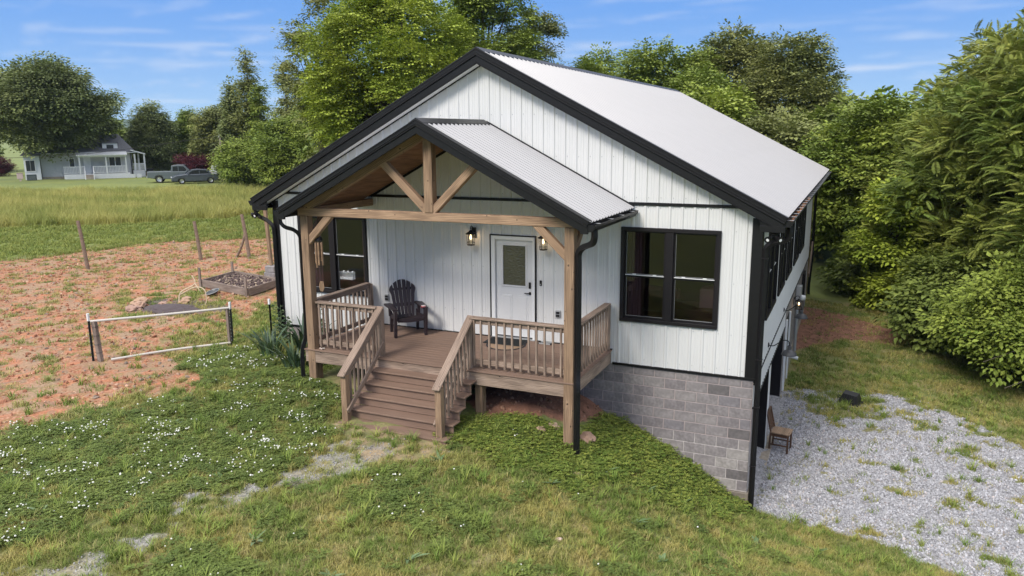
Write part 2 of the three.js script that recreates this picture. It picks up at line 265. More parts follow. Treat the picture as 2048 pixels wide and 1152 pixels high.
// metal siding, sheet by sheet
function sheet(u0, u1, ph, v0, v1, put, holes) { // a sheet cut right through by an opening is two pieces
  const cut = holes.find(h => h[0] <= u0 + 0.03 && h[1] >= u1 - 0.03);
  for (const [a, b] of cut ? [[v0, cut[2]], [cut[3], v1]] : [[v0, v1]]) { const g = ribbed(u0, u1, ph, () => a, () => b, put, cut ? holes.filter(h => h !== cut) : holes); if (g) part('siding_panel', g, M.siding, house); }
}
{
  const F = (u, v, d) => [u, v, d], holes = [WIN_L, WIN_R, DOOR].map(h => [h[0] + 0.02, h[1] - 0.02, h[2] + 0.02, h[3] - 0.02]);
  const edges = [-HW]; for (let u = RIBX - PITCH * 40 + PITCH / 2; u < 0; u += PITCH * 4) if (u > -HW + 0.1 && u < -0.1) edges.push(u); edges.push(0);
  for (let i = 1; i < edges.length; i++) {
    sheet(edges[i - 1], edges[i], RIBX, edges[i] < -3.4 && edges[i - 1] > -8 ? 2.3 : Y0S - 0.02, YBAND, F, holes);
    const h = ribbed(edges[i - 1], edges[i], RIBX, () => YBAND + 0.004, (u) => roofY(u) - 0.2, F, [], [XR]); if (h) part('siding_panel', h, M.siding, house);
  }
  const S = (u, v, d) => [d, v, u];
  for (let z = ZWB; z < -0.01; z += PITCH * 4) {
    const a = z, b = Math.min(-0.001, z + PITCH * 4), low = (u) => 2.13;
    sheet(a, b, -0.1, 2.13, 5.06, S, sideWins.map(h => [h[0] + 0.02, h[1] - 0.02, h[2] + 0.02, h[3] - 0.02]));
    if (b > -6.6) part('siding_panel', ribbed(Math.max(a, -6.6), b, -0.1, () => 1.66, () => 2.1, S), M.siding, house);
  }
  box('drip_flashing', house, M.black, [0.0, 0.03], [2.10, 2.128], [ZWB, 0.0]);
  box('drip_flashing', house, M.black, [0.0, 0.03], [1.635, 1.66], [-6.6, -0.02]);
}
{ const L = []; for (const y of [2.34, 3.0, 3.95, 4.9, 5.28, 5.46, 6.2, 7.0]) for (let k = -38; k < 12; k++) { const x = RIBX + k * PITCH + 0.055; if (x < -HW + 0.2 || x > -0.2 || y > roofY(x) - 0.35 || y < 2.5 && x < -2.7 && x > -8.4) continue; if ([WIN_L, WIN_R, DOOR].some(h => x > h[0] - 0.03 && x < h[1] + 0.03 && y > h[2] && y < h[3])) continue; L.push(mtx(x, y + 0.01 * rnd(), 0.004, Math.PI / 2, 0, 0, 0.8)); } instanced('siding_screws', screwGeo, M.galv, L, house); }
// black trim on the front
box('band_trim', house, M.blackTrim, [-HW + 0.02, -0.16], [YBAND - 0.028, YBAND + 0.030], [0.0, 0.03]);
box('base_trim', house, M.blackTrim, [-2.66, 0.03], [Y0S - 0.035, Y0S + 0.012], [0.0, 0.034]);
box('base_trim', house, M.blackTrim, [-8.3, -2.668], [2.47, 2.505], [0.0, 0.026]);
box('base_trim', house, M.blackTrim, [-HW, -8.31], [2.2, 2.24], [0.0, 0.034]);
box('corner_trim', house, M.blackTrim, [-0.155, 0.032], [Y0S + 0.013, 5.16], [0.001, 0.036]);
box('corner_trim', house, M.blackTrim, [-0.004, 0.033], [2.14, 5.16], [-0.13, -0.001]);
box('corner_trim', house, M.blackTrim, [-HW - 0.03, -HW + 0.125], [1.7, 5.16], [0.001, 0.036]);
// roof
{
  const a = Math.atan(SL), Lr = (XE - XR) / Math.cos(a) + 0.02;
  for (const s of [1, -1]) {
    const put = (u, t, d) => { const x = XR + s * t * Math.cos(a), y = YR - t * Math.sin(a); return [x + s * d * 1.8 * Math.sin(a), y + d * 1.8 * Math.cos(a), u]; };
    for (let z = ZB; z < ZF - 0.02; z += PITCH * 4) part('roof_panel', ribbed(z, Math.min(ZF, z + PITCH * 4), ZF - 0.06, () => 0.02, () => Lr, put), M.roof, house);
    const sl = shapeOf([[XR, YR - 0.012], [XR + s * (XE - XR), roofY(XE) - 0.012], [XR + s * (XE - XR), roofY(XE) - 0.10], [XR, YR - 0.10]]);
    const slab = part('roof_deck', metreUV(extrude(sl, -0.02 - ZB + 0.2)), M.dark, house); slab.position.z = ZB + 0.02;
    const d = [s * Math.cos(a), -Math.sin(a)], n = [s * Math.sin(a), Math.cos(a)], e = 0.0015 * (s + 1);
    const P = (t, k, z) => [XR + d[0] * t + n[0] * k, YR + d[1] * t + n[1] * k, z];
    const rk = (name, k, w, h, z, m, t0 = 0, t1 = Lr + 0.01) => bar(name, house, m, P(t0 - k * SL * (k < 0 ? -1 : 1) * 0, k, z), P(t1, k, z), w, h, 0.006, V(n[0], n[1], 0));
    rk('rake_trim', 0.012, 0.16, 0.035, ZF - 0.05 + e, M.blackTrim, -0.012); rk('rake_trim', -0.035, 0.03, 0.062, ZF + 0.012 + e, M.blackTrim, 0.0);
    rk('rake_trim', -0.085, 0.05, 0.034, ZF + 0.012 + e, M.black, 0.02); rk('rake_board', -0.165, 0.04, 0.125, ZF - 0.01 + e, M.blackTrim, 0.06); rk('rake_trim', -0.232, 0.06, 0.012, ZF - 0.008 + e, M.black, 0.09);
    rk('rake_soffit', -0.228, ZF - 0.03, 0.008, (ZF - 0.03) / 2, M.soffit, 0.11); rk('wall_channel', -0.238, 0.03, 0.03, 0.016, M.black, 0.12);
    // eave: fascia, boxed soffit, gutter with hangers
    const xe = XR + s * (XE - XR), X = (q) => xe + s * q, rng = (p, q) => s > 0 ? [X(p), X(q)] : [X(q), X(p)];
    box('fascia', house, M.blackTrim, rng(-0.03, -0.002), [4.99, 5.165], [ZB, ZF - 0.03]);
    box('eave_soffit', house, M.black, rng(-0.40, -0.032), [4.99, 5.01], [ZWB, ZF - 0.03]);
    box('eave_return', house, M.blackTrim, rng(-0.42, -0.004), [4.95, 5.06], [ZF - 0.028, ZF + 0.022]);
    const ret = shapeOf([[X(-0.42), 5.05], [X(0), 5.05], [X(0), 5.10], [X(-0.42), 5.31]]); const ro = part('eave_return', metreUV(extrude(ret, 0.02)), M.blackTrim, house); ro.position.z = ZF - 0.024;
    const gut = part('gutter', gutterGeo(ZF - ZB - 0.02, s), M.blackTrim, house); gut.position.set(xe, 5.045, ZB + 0.01);
    for (let i = 0; i < 29; i++) { const h = part('hanger', cbox(0.115, 0.008, 0.024, 0.002, 0), M.galv, gut); h.position.set(s * 0.062, 0.108, ZF - ZB - 0.15 - i * 0.6); }
    for (let i = 0; i < 26; i++) { const t = rnd(); const h = part('leaf_litter', cbox(0.05, 0.012, 0.09, 0.004, 0), M.ply[0], gut); h.position.set(s * (0.03 + 0.04 * rnd()), 0.055 + 0.02 * rnd(), ZF - ZB - 0.1 - t * t * 6); h.rotation.set(rnd(), rnd() * 6, rnd()); }
  }
  const cap = [[-0.17, -0.17 * SL - 0.004], [-0.165, -0.165 * SL + 0.028], [0, 0.036], [0.165, -0.165 * SL + 0.028], [0.17, -0.17 * SL - 0.004], [0, 0.024]];
  const rc = part('ridge_cap', metreUV(extrude(shapeOf(cap), ZF - ZB + 0.02)), M.blackTrim, house); rc.position.set(XR, YR + 0.012, ZB - 0.005);
}
function gutterGeo(len, s) {
  const o = [[0, 0.11], [0, 0], [0.072, 0], [0.088, 0.03], [0.118, 0.065], [0.122, 0.11], [0.112, 0.11], [0.108, 0.068], [0.080, 0.036], [0.067, 0.005], [0.005, 0.005], [0.005, 0.11]].map(([x, y]) => [x * s, y]);
  const g = extrude(shapeOf(o), len), cap = [];
  for (const z of [0.001, len - 0.001]) { const c = extrude(shapeOf([[0, 0.11], [0, 0], [0.072, 0], [0.088, 0.03], [0.118, 0.065], [0.122, 0.11]].map(([x, y]) => [x * s * 0.995, y * 0.995])), 0.003); c.translate(0, 0, z - 0.0015); cap.push(c); }
  return metreUV(mergeGeometries([g, ...cap].map(q => q.index ? q.toNonIndexed() : q)));
}
function downspout(parent, pts, r = 0.052) { // square pipe with elbows
  const g = toCreasedNormals(tubeGeo(pts, r, r, 4, pts.length * 6), 0.6); const o = part('downspout', g, M.black, parent);
  return o;
}
downspout(house, [[0.47, 5.06, 0.10], [0.47, 4.90, 0.10], [0.40, 4.80, 0.09], [0.2, 4.74, 0.07], [0.10, 4.66, 0.06], [0.085, 4.5, 0.055], [0.085, 4.0, 0.05], [0.085, 2.0, 0.05], [0.085, 0, 0.05], [0.085, -0.36, 0.05]]);
for (const y of [4.45, 2.6, 1.7, 0.55]) box('strap', house, M.frameBlack, [0.03, 0.14], [y, y + 0.02], [-0.005, 0.106], 0.002);
downspout(house, [[-HW - 0.47, 5.06, 0.12], [-HW - 0.47, 4.92, 0.12], [-HW - 0.38, 4.80, 0.12], [-HW - 0.14, 4.70, 0.11], [-HW - 0.0, 4.58, 0.10], [-HW + 0.02, 4.4, 0.09], [-HW + 0.02, 4.0, 0.09], [-HW + 0.02, 1.8, 0.09]]);
tube('drain_hose', house, M.black, [[0.085, -0.30, 0.06], [0.10, -0.37, 0.12], [0.22, -0.39, 0.22], [0.40, -0.40, 0.26]], 0.06, 0.06, 10);
// windows
function makeWindow(w, h, units, parent, pos, turn) {
  const g = grp('window', parent); g.position.set(...pos); g.rotation.y = turn; const fw = 0.07, mw = 0.15;
  const b = (n, m, x, y, z, c = 0.005) => box(n, g, m, x, y, z, c);
  b('frame', M.frameBlack, [0, w], [h - fw, h], [-0.09, 0.045]); b('frame', M.frameBlack, [0, w], [0, fw], [-0.09, 0.048]);
  b('frame', M.frameBlack, [0, fw], [fw, h - fw], [-0.09, 0.043]); b('frame', M.frameBlack, [w - fw, w], [fw, h - fw], [-0.09, 0.043]);
  const uw = (w - 2 * fw - (units - 1) * mw) / units;
  for (let i = 0; i < units; i++) {
    const x0 = fw + i * (uw + mw), x1 = x0 + uw, ym = h * 0.5 - 0.02;
    if (i) b('mullion', M.frameBlack, [x0 - mw, x0], [fw, h - fw], [-0.09, 0.036]);
    for (const [ya, yb, z] of [[fw, ym, -0.03], [ym, h - fw, -0.012]]) {
      b('sash', M.frameBlack, [x0, x0 + 0.035], [ya, yb], [z - 0.03, z]); b('sash', M.frameBlack, [x1 - 0.035, x1], [ya, yb], [z - 0.03, z]);
      b('sash', M.frameBlack, [x0 + 0.035, x1 - 0.035], [ya, ya + 0.035], [z - 0.03, z - 0.001]); b('sash', M.frameBlack, [x0 + 0.035, x1 - 0.035], [yb - 0.03, yb], [z - 0.03, z - 0.001]);
      b('pane', M.glass, [x0 + 0.03, x1 - 0.03], [ya + 0.03, yb - 0.025], [z - 0.018, z - 0.0165], 0.0002);
      b('glazing_bead', M.galv, [x0 + 0.035, x1 - 0.035], [ya + 0.036, ya + 0.041], [z - 0.014, z - 0.006], 0.001); b('glazing_bead', M.galv, [x0 + 0.035, x0 + 0.039], [ya + 0.042, yb - 0.031], [z - 0.014, z - 0.007], 0.001);
    }
    b('check_rail', M.white, [x0 + 0.02, x1 - 0.02], [ym + 0.012, ym + 0.026], [-0.006, 0.004], 0.002);
    for (const t of [0.25, 0.75]) b('sash_lock', M.white, [lerp(x0, x1, t) - 0.035, lerp(x0, x1, t) + 0.035], [ym + 0.027, ym + 0.045], [-0.006, 0.010], 0.004);
  }
  return g;
}
makeWindow(WIN_R[1] - WIN_R[0], WIN_R[3] - WIN_R[2], 2, house, [WIN_R[0], WIN_R[2], 0.012], 0);
makeWindow(WIN_L[1] - WIN_L[0], WIN_L[3] - WIN_L[2], 2, house, [WIN_L[0], WIN_L[2], 0.012], 0);
for (const h of sideWins) makeWindow(h[1] - h[0], h[3] - h[2], 2, house, [0.012, h[2], h[1]], Math.PI / 2);
// front door
{
  const d = grp('front_door', house); const [x0, x1, y0, y1] = DOOR, b = (n, m, x, y, z, c = 0.004) => box(n, d, m, x, y, z, c);
  b('casing', M.frameBlack, [x0, x0 + 0.022], [y0, y1], [0, 0.05]); b('casing', M.frameBlack, [x1 - 0.022, x1], [y0, y1], [0, 0.05]); b('casing', M.frameBlack, [x0 + 0.022, x1 - 0.022], [y1 - 0.022, y1], [0, 0.05]);
  const a0 = x0 + 0.024, a1 = x1 - 0.024, top = y1 - 0.024;
  b('jamb', M.white, [a0, a0 + 0.085], [y0, top], [-0.12, 0.034]); b('jamb', M.white, [a1 - 0.055, a1], [y0, top], [-0.12, 0.034]); b('jamb', M.white, [a0 + 0.086, a1 - 0.056], [top - 0.075, top], [-0.12, 0.034]);
  const s0 = a0 + 0.088, s1 = a1 - 0.058, t1 = top - 0.078, g0 = s0 + 0.155, g1 = s1 - 0.165, gy0 = 3.60, gy1 = 4.425;
  b('slab', M.doorWhite, [s0, s1], [y0 + 0.02, gy0], [-0.075, -0.03]); b('slab', M.doorWhite, [s0, s1], [gy1, t1], [-0.075, -0.03]); b('slab', M.doorWhite, [s0, g0], [gy0 + 0.001, gy1 - 0.001], [-0.075, -0.03]); b('slab', M.doorWhite, [g1, s1], [gy0 + 0.001, gy1 - 0.001], [-0.075, -0.03]);
  const f = 0.03; b('glass_frame', M.doorWhite, [g0 - f, g1 + f], [gy1 - 0.005, gy1 + f], [-0.034, -0.012], 0.006); b('glass_frame', M.doorWhite, [g0 - f, g1 + f], [gy0 - f, gy0 + 0.005], [-0.034, -0.012], 0.006); b('glass_frame', M.doorWhite, [g0 - f, g0 + 0.005], [gy0 + 0.006, gy1 - 0.006], [-0.034, -0.013], 0.006); b('glass_frame', M.doorWhite, [g1 - 0.005, g1 + f], [gy0 + 0.006, gy1 - 0.006], [-0.034, -0.013], 0.006);
  // obscure pane with its rippled surface
  const pg = new THREE.PlaneGeometry(g1 - g0, gy1 - gy0, 40, 70), pp = pg.attributes.position; for (let i = 0; i < pp.count; i++) pp.setZ(i, 0.006 * fbm(pp.getX(i) * 9, pp.getY(i) * 22 + 4, 3)); pg.computeVertexNormals();
  const gl = part('pane', pg, M.obscure, d); gl.position.set((g0 + g1) / 2, (gy0 + gy1) / 2, -0.045);
  for (const [u, v] of [[0.14, 0.44], [0.56, 0.86]]) { const px0 = lerp(s0, s1, u), px1 = lerp(s0, s1, v); b('door_panel', M.doorWhite, [px0, px1], [y0 + 0.22, gy0 - 0.20], [-0.036, -0.024], 0.010); b('door_panel', M.doorWhite, [px0 + 0.035, px1 - 0.035], [y0 + 0.255, gy0 - 0.235], [-0.026, -0.017], 0.008); }
  b('keypad', M.frameBlack, [s1 - 0.098, s1 - 0.052], [3.56, 3.69], [-0.032, -0.002], 0.008);
  b('handle', M.frameBlack, [s1 - 0.095, s1 - 0.05], [3.43, 3.49], [-0.032, -0.008], 0.006); b('handle', M.frameBlack, [s1 - 0.18, s1 - 0.06], [3.452, 3.472], [0.006, 0.022], 0.006);
  b('threshold', M.galv, [a0, a1], [y0, y0 + 0.04], [-0.1, 0.05]); b('kick_strip', M.frameBlack, [s0, s1], [y0 + 0.045, y0 + 0.065], [-0.03, -0.022], 0.002);
}
// outlets and bell button
for (const [x, y] of [[-3.8, 3.10], [-7.83, 3.11]]) { const o = grp('outlet', house); box('cover', o, M.galv, [x - 0.055, x + 0.055], [y - 0.075, y + 0.075], [0.002, 0.045], 0.012); box('receptacle', o, M.frameBlack, [x - 0.038, x + 0.038], [y + 0.004, y + 0.05], [0.04, 0.052], 0.006); box('receptacle', o, M.frameBlack, [x - 0.038, x + 0.038], [y - 0.055, y - 0.008], [0.04, 0.052], 0.006); }
{ const o = grp('doorbell', house); box('bell_case', o, M.frameBlack, [-4.197, -4.147], [3.645, 3.755], [0.003, 0.035], 0.008); box('button', o, M.galv, [-4.182, -4.162], [3.665, 3.685], [0.034, 0.039], 0.004); }
// block foundation: core, then every block
{
  const wall = box('foundation_wall', house, M.mortar, [-HW, -0.008], [-0.02, 2.20], [-0.2, -0.009], 0.002);
  const bw = 0.4064, bh = 0.2032, joint = 0.017; wall.updateMatrixWorld();
  for (let r = 0; r < 11; r++) {
    const y1 = 2.235 - r * bh - joint / 2, y0 = y1 - bh + joint, off = r % 2 === 0 ? bw / 2 : 0, top = Math.min(y1, Y0S - 0.037);
    for (let k = -1; k < 12; k++) {
      let x1 = -k * bw - (r % 2 === 0 ? -0 : 0) - (off ? off : 0), x0 = x1 - bw; if (off && k === -1) { x1 = 0; x0 = -off; } else if (!off && k === -1) continue;
      if (x0 < -4.75 || ground(x0, 0) > y1 + 0.1) continue;
      const q = rnd(); let m = q < 0.3 ? 0 : q < 0.55 ? 1 : q < 0.72 ? 2 : q < 0.87 ? 3 : 4; if (r > 6) m = q < 0.5 ? 3 : q < 0.75 ? 6 : 1;
      if (x1 > -0.01 && (r === 5 || r === 9)) m = 5; if (r === 1 && k === 1) m = 5; if (x1 > -0.01 && (r === 0 || r === 10)) m = 2;
      const X1 = Math.min(x1 - joint / 2, -0.002), o = part('block', cbox(X1 - x0 - joint / 2, top - y0, 0.19, 0.005), M.blocks[m], wall);
      o.position.set((X1 + x0 + joint / 2) / 2 - wall.position.x, (y0 + top) / 2 - wall.position.y, -0.095 + 0.002 * (rnd() - 0.5) - wall.position.z);
    }
  }
  box('footing', house, M.footing, [-1.3, 0.03], [-0.75, -0.022], [-0.5, 0.035], 0.01);
  // return of the block wall beside the garage, pillars, side wall of the lower storey
  box('foundation_wall', house, M.blocks[1], [-0.2, -0.004], [-0.5, 1.63], [-0.80, -0.2], 0.004);
  box('pillar', house, M.white, [-0.36, -0.002], [-0.5, 1.632], [-3.50, -3.16], 0.006);
  box('foundation_wall', house, M.blocks[3], [-0.2, -0.006], [-0.3, 2.099], [ZWB, -6.62], 0.004);
  box('foundation_wall', house, M.concrete, [-0.2, 0.02], [-0.5, 0.30], [ZWB, -6.9], 0.01);
  for (const [za, zb] of [[-3.1, -0.86], [-6.56, -3.56]]) {
    const gd = grp('garage_door', house); box('jamb', gd, M.frameBlack, [-0.36, -0.01], [-0.42, 1.62], [za - 0.055, za], 0.004); box('jamb', gd, M.frameBlack, [-0.36, -0.205], [-0.42, 1.62], [zb, zb + 0.05], 0.004); box('header', gd, M.frameBlack, [-0.36, -0.01], [1.55, 1.622], [za + 0.001, zb - 0.001], 0.004);
    for (let k = 0; k < 4; k++) box('door_section', gd, M.frameBlack, [-0.40, -0.362], [-0.40 + k * 0.49, 0.08 + k * 0.49], [za - 0.05, zb + 0.05], 0.012);
  }
  box('apron', house, M.concrete, [-0.45, 0.13], [-0.62, -0.375], [-6.65, -0.6], 0.012);
  box('side_door_frame', house, M.white, [0.0, 0.05], [-0.2, 1.75], [-7.05, -6.9], 0.006); box('side_door_frame', house, M.white, [0.0, 0.05], [-0.2, 1.75], [-8.1, -7.95], 0.006); box('side_door', house, M.dark, [-0.004, 0.012], [-0.2, 1.75], [-7.94, -7.06], 0.004);
  for (const z of [-10.9, -13.0]) { const o = makeWindow(0.8, 0.9, 1, house, [0.014, 0.95 + (z < -12 ? 0.1 : 0), z], Math.PI / 2); }
  // back porch under the main roof
  for (const x of [-0.12, -3.6, -7.2]) box('rear_post', house, M.post, [x - 0.08, x + 0.08], [-0.3, 4.98], [-17.3, -17.14], 0.006);
  box('rear_beam', house, M.rail, [-HW, -0.05], [2.12, 2.36], [-17.13, -17.05]); box('rear_deck', house, M.deck[0], [-HW, -0.02], [2.362, 2.40], [-17.2, ZWB - 0.002]);
  box('rear_rail', house, M.rail, [-0.17, -0.05], [3.3, 3.35], [-17.13, ZWB - 0.01]); bar('stair_stringer', house, M.rail, [0.05, 2.45, -17.2], [0.05, 1.4, -16.0], 0.05, 0.2);
  downspout(house, [[0.46, 5.05, -17.3], [0.45, 4.9, -17.3], [0.1, 4.7, -17.36], [0.06, 4.5, -17.36], [0.06, 2, -17.36], [0.06, 0.3, -17.36], [0.2, 0.22, -17.3]]);
  tube('conduit', house, M.galv, [[0.06, -0.2, -10.4], [0.06, 1.4, -10.4]], 0.045); tube('drain_pipe', house, M.white, [[0.02, 0.35, -8.5], [0.28, 0.3, -8.5]], 0.05);
}
// lights on the walls
const bulbMat = new THREE.MeshStandardMaterial({ color: lin(1, 0.8, 0.5), emissive: lin(1, 0.66, 0.32), emissiveIntensity: 3.5 });
const lampGlass = phys(lin(0.93, 0.93, 0.92), { roughness: 0.08, transmission: 1, thickness: 0 });
function lantern(label, x, y, z, turn, group) {
  const o = thing('wall_lantern', label, 'lantern', [x, y, z], turn, group), r = 0.085, c = 0.15; // y: centre of the glass
  box('wall_plate', o, M.frameBlack, [-0.05, 0.05], [-0.02, 0.20], [0.0, 0.022], 0.006);
  tube('arm', o, M.frameBlack, [[0, 0.13, 0.02], [0, 0.20, 0.05], [0, 0.235, 0.10], [0, 0.22, 0.15], [0, 0.175, 0.155]], 0.009);
  const cap = lathe('cap', o, M.frameBlack, [[0.001, 0.165], [0.02, 0.16], [0.035, 0.14], [0.075, 0.112], [0.118, 0.088], [0.118, 0.080], [0.085, 0.082], [0.001, 0.085]], 6); cap.position.z = c; cap.rotation.y = Math.PI / 6;
  const gl = part('glass', new THREE.CylinderGeometry(r * 0.93, r * 0.82, 0.215, 18, 1, true), lampGlass, o); gl.position.set(0, -0.028, c);
  const base = lathe('base', o, M.frameBlack, [[0.001, -0.155], [0.072, -0.155], [0.086, -0.147], [0.086, -0.136], [0.001, -0.136]], 6); base.position.z = c; base.rotation.y = Math.PI / 6;
  for (let k = 0; k < 6; k++) { const a = k / 6 * Math.PI * 2; bar('cage_bar', o, M.frameBlack, [Math.sin(a) * r * 0.9, -0.14, c + Math.cos(a) * r * 0.9], [Math.sin(a) * r * 1.04, 0.085, c + Math.cos(a) * r * 1.04], 0.007, 0.007, 0.001); }
  const ring = part('ring', new THREE.TorusGeometry(r * 0.95, 0.004, 6, 24), M.frameBlack, o); ring.rotation.x = Math.PI / 2; ring.position.set(0, -0.09, c);
  const b = lathe('bulb', o, bulbMat, [[0.001, -0.055], [0.012, -0.05], [0.02, -0.03], [0.02, -0.01], [0.012, 0.02], [0.01, 0.05], [0.001, 0.055]], 12); b.position.set(0, 0.02, c);
  const L = new THREE.PointLight(new THREE.Color(1, 0.72, 0.42), 0.035, 0, 2); L.position.set(0, 0.0, c); L.castShadow = true; L.shadow.radius = 1; o.add(L);
  return o;
}
lantern('lit black porch lantern between the plastic chair and the front door', -5.652, 4.56, 0.02, 0, 'lit wall lanterns');
lantern('lit black porch lantern above the doorbell, behind the knee brace', -4.06, 4.55, 0.02, 0, 'lit wall lanterns');
lantern('lit black lantern on the side wall past the gooseneck lights', 0.02, 1.75, -9.1, Math.PI / 2, 'lit wall lanterns');
function gooseneck(label, z) {
  const o = thing('gooseneck_light', label, 'light', [0.02, 2.30, z], Math.PI / 2, 'gooseneck barn lights over the garage doors');
  lathe('wall_plate', o, M.black, [[0.001, 0.02], [0.045, 0.02], [0.055, 0.0], [0.001, 0.0]], 16).rotation.x = Math.PI / 2;
  tube('neck', o, M.black, [[0, 0, 0.01], [0, -0.01, 0.10], [0, 0.06, 0.20], [0, 0.13, 0.30], [0, 0.12, 0.39], [0, 0.03, 0.42]], 0.010);
  const s = lathe('shade', o, M.galv, [[0.03, 0.06], [0.04, 0.05], [0.04, -0.02], [0.07, -0.035], [0.13, -0.075], [0.15, -0.12], [0.155, -0.14], [0.148, -0.14], [0.14, -0.115], [0.12, -0.075], [0.06, -0.04], [0.02, -0.03]], 28); s.position.set(0, -0.03, 0.42); s.material = mat(lin(0.05, 0.05, 0.055), { roughness: 0.5 });
}
gooseneck('dark gooseneck barn light near the house corner, above the wooden chair', -2.2); gooseneck('dark gooseneck barn light beside the lit side lantern', -5.7);
function floodlight(label, x, y, z, turn) {
  const o = thing('flood_light', label, 'flood light', [x, y, z], turn); lathe('base', o, M.black, [[0.001, 0.03], [0.05, 0.03], [0.06, 0], [0.001, 0]], 14).rotation.x = Math.PI;
  for (const s of [-1, 1]) { const h = lathe('lamp_head', o, M.black, [[0.001, -0.08], [0.025, -0.08], [0.045, -0.02], [0.06, 0.04], [0.054, 0.04], [0.001, 0.03]], 14); h.position.set(s * 0.09, -0.10, 0.06); h.rotation.set(1.9, 0, -s * 0.5); lathe('lens', h, M.white, [[0.001, 0.034], [0.052, 0.036], [0.052, 0.033]], 14); tube('arm', o, M.black, [[0, -0.03, 0], [s * 0.05, -0.07, 0.02], [s * 0.09, -0.10, 0.04]], 0.012); }
}
floodlight('black twin-head flood light under the eave at the downspout corner', 0.22, 4.93, 0.20, 0.2); floodlight('black twin-head flood light under the eave beside the field', -HW - 0.34, 4.93, 0.20, -0.6);
{ const o = thing('electric_meter', 'grey electric meter box with round meter on the side wall', 'meter', [0.0, 1.5, -10.4]); box('meter_box', o, M.galv, [0.005, 0.16], [0, 0.55], [-0.18, 0.18], 0.01); const c = lathe('meter_dial', o, M.white, [[0.001, 0.12], [0.07, 0.11], [0.085, 0.02], [0.085, 0]], 18); c.rotation.z = -Math.PI / 2; c.position.set(0.16, 0.18, 0); }
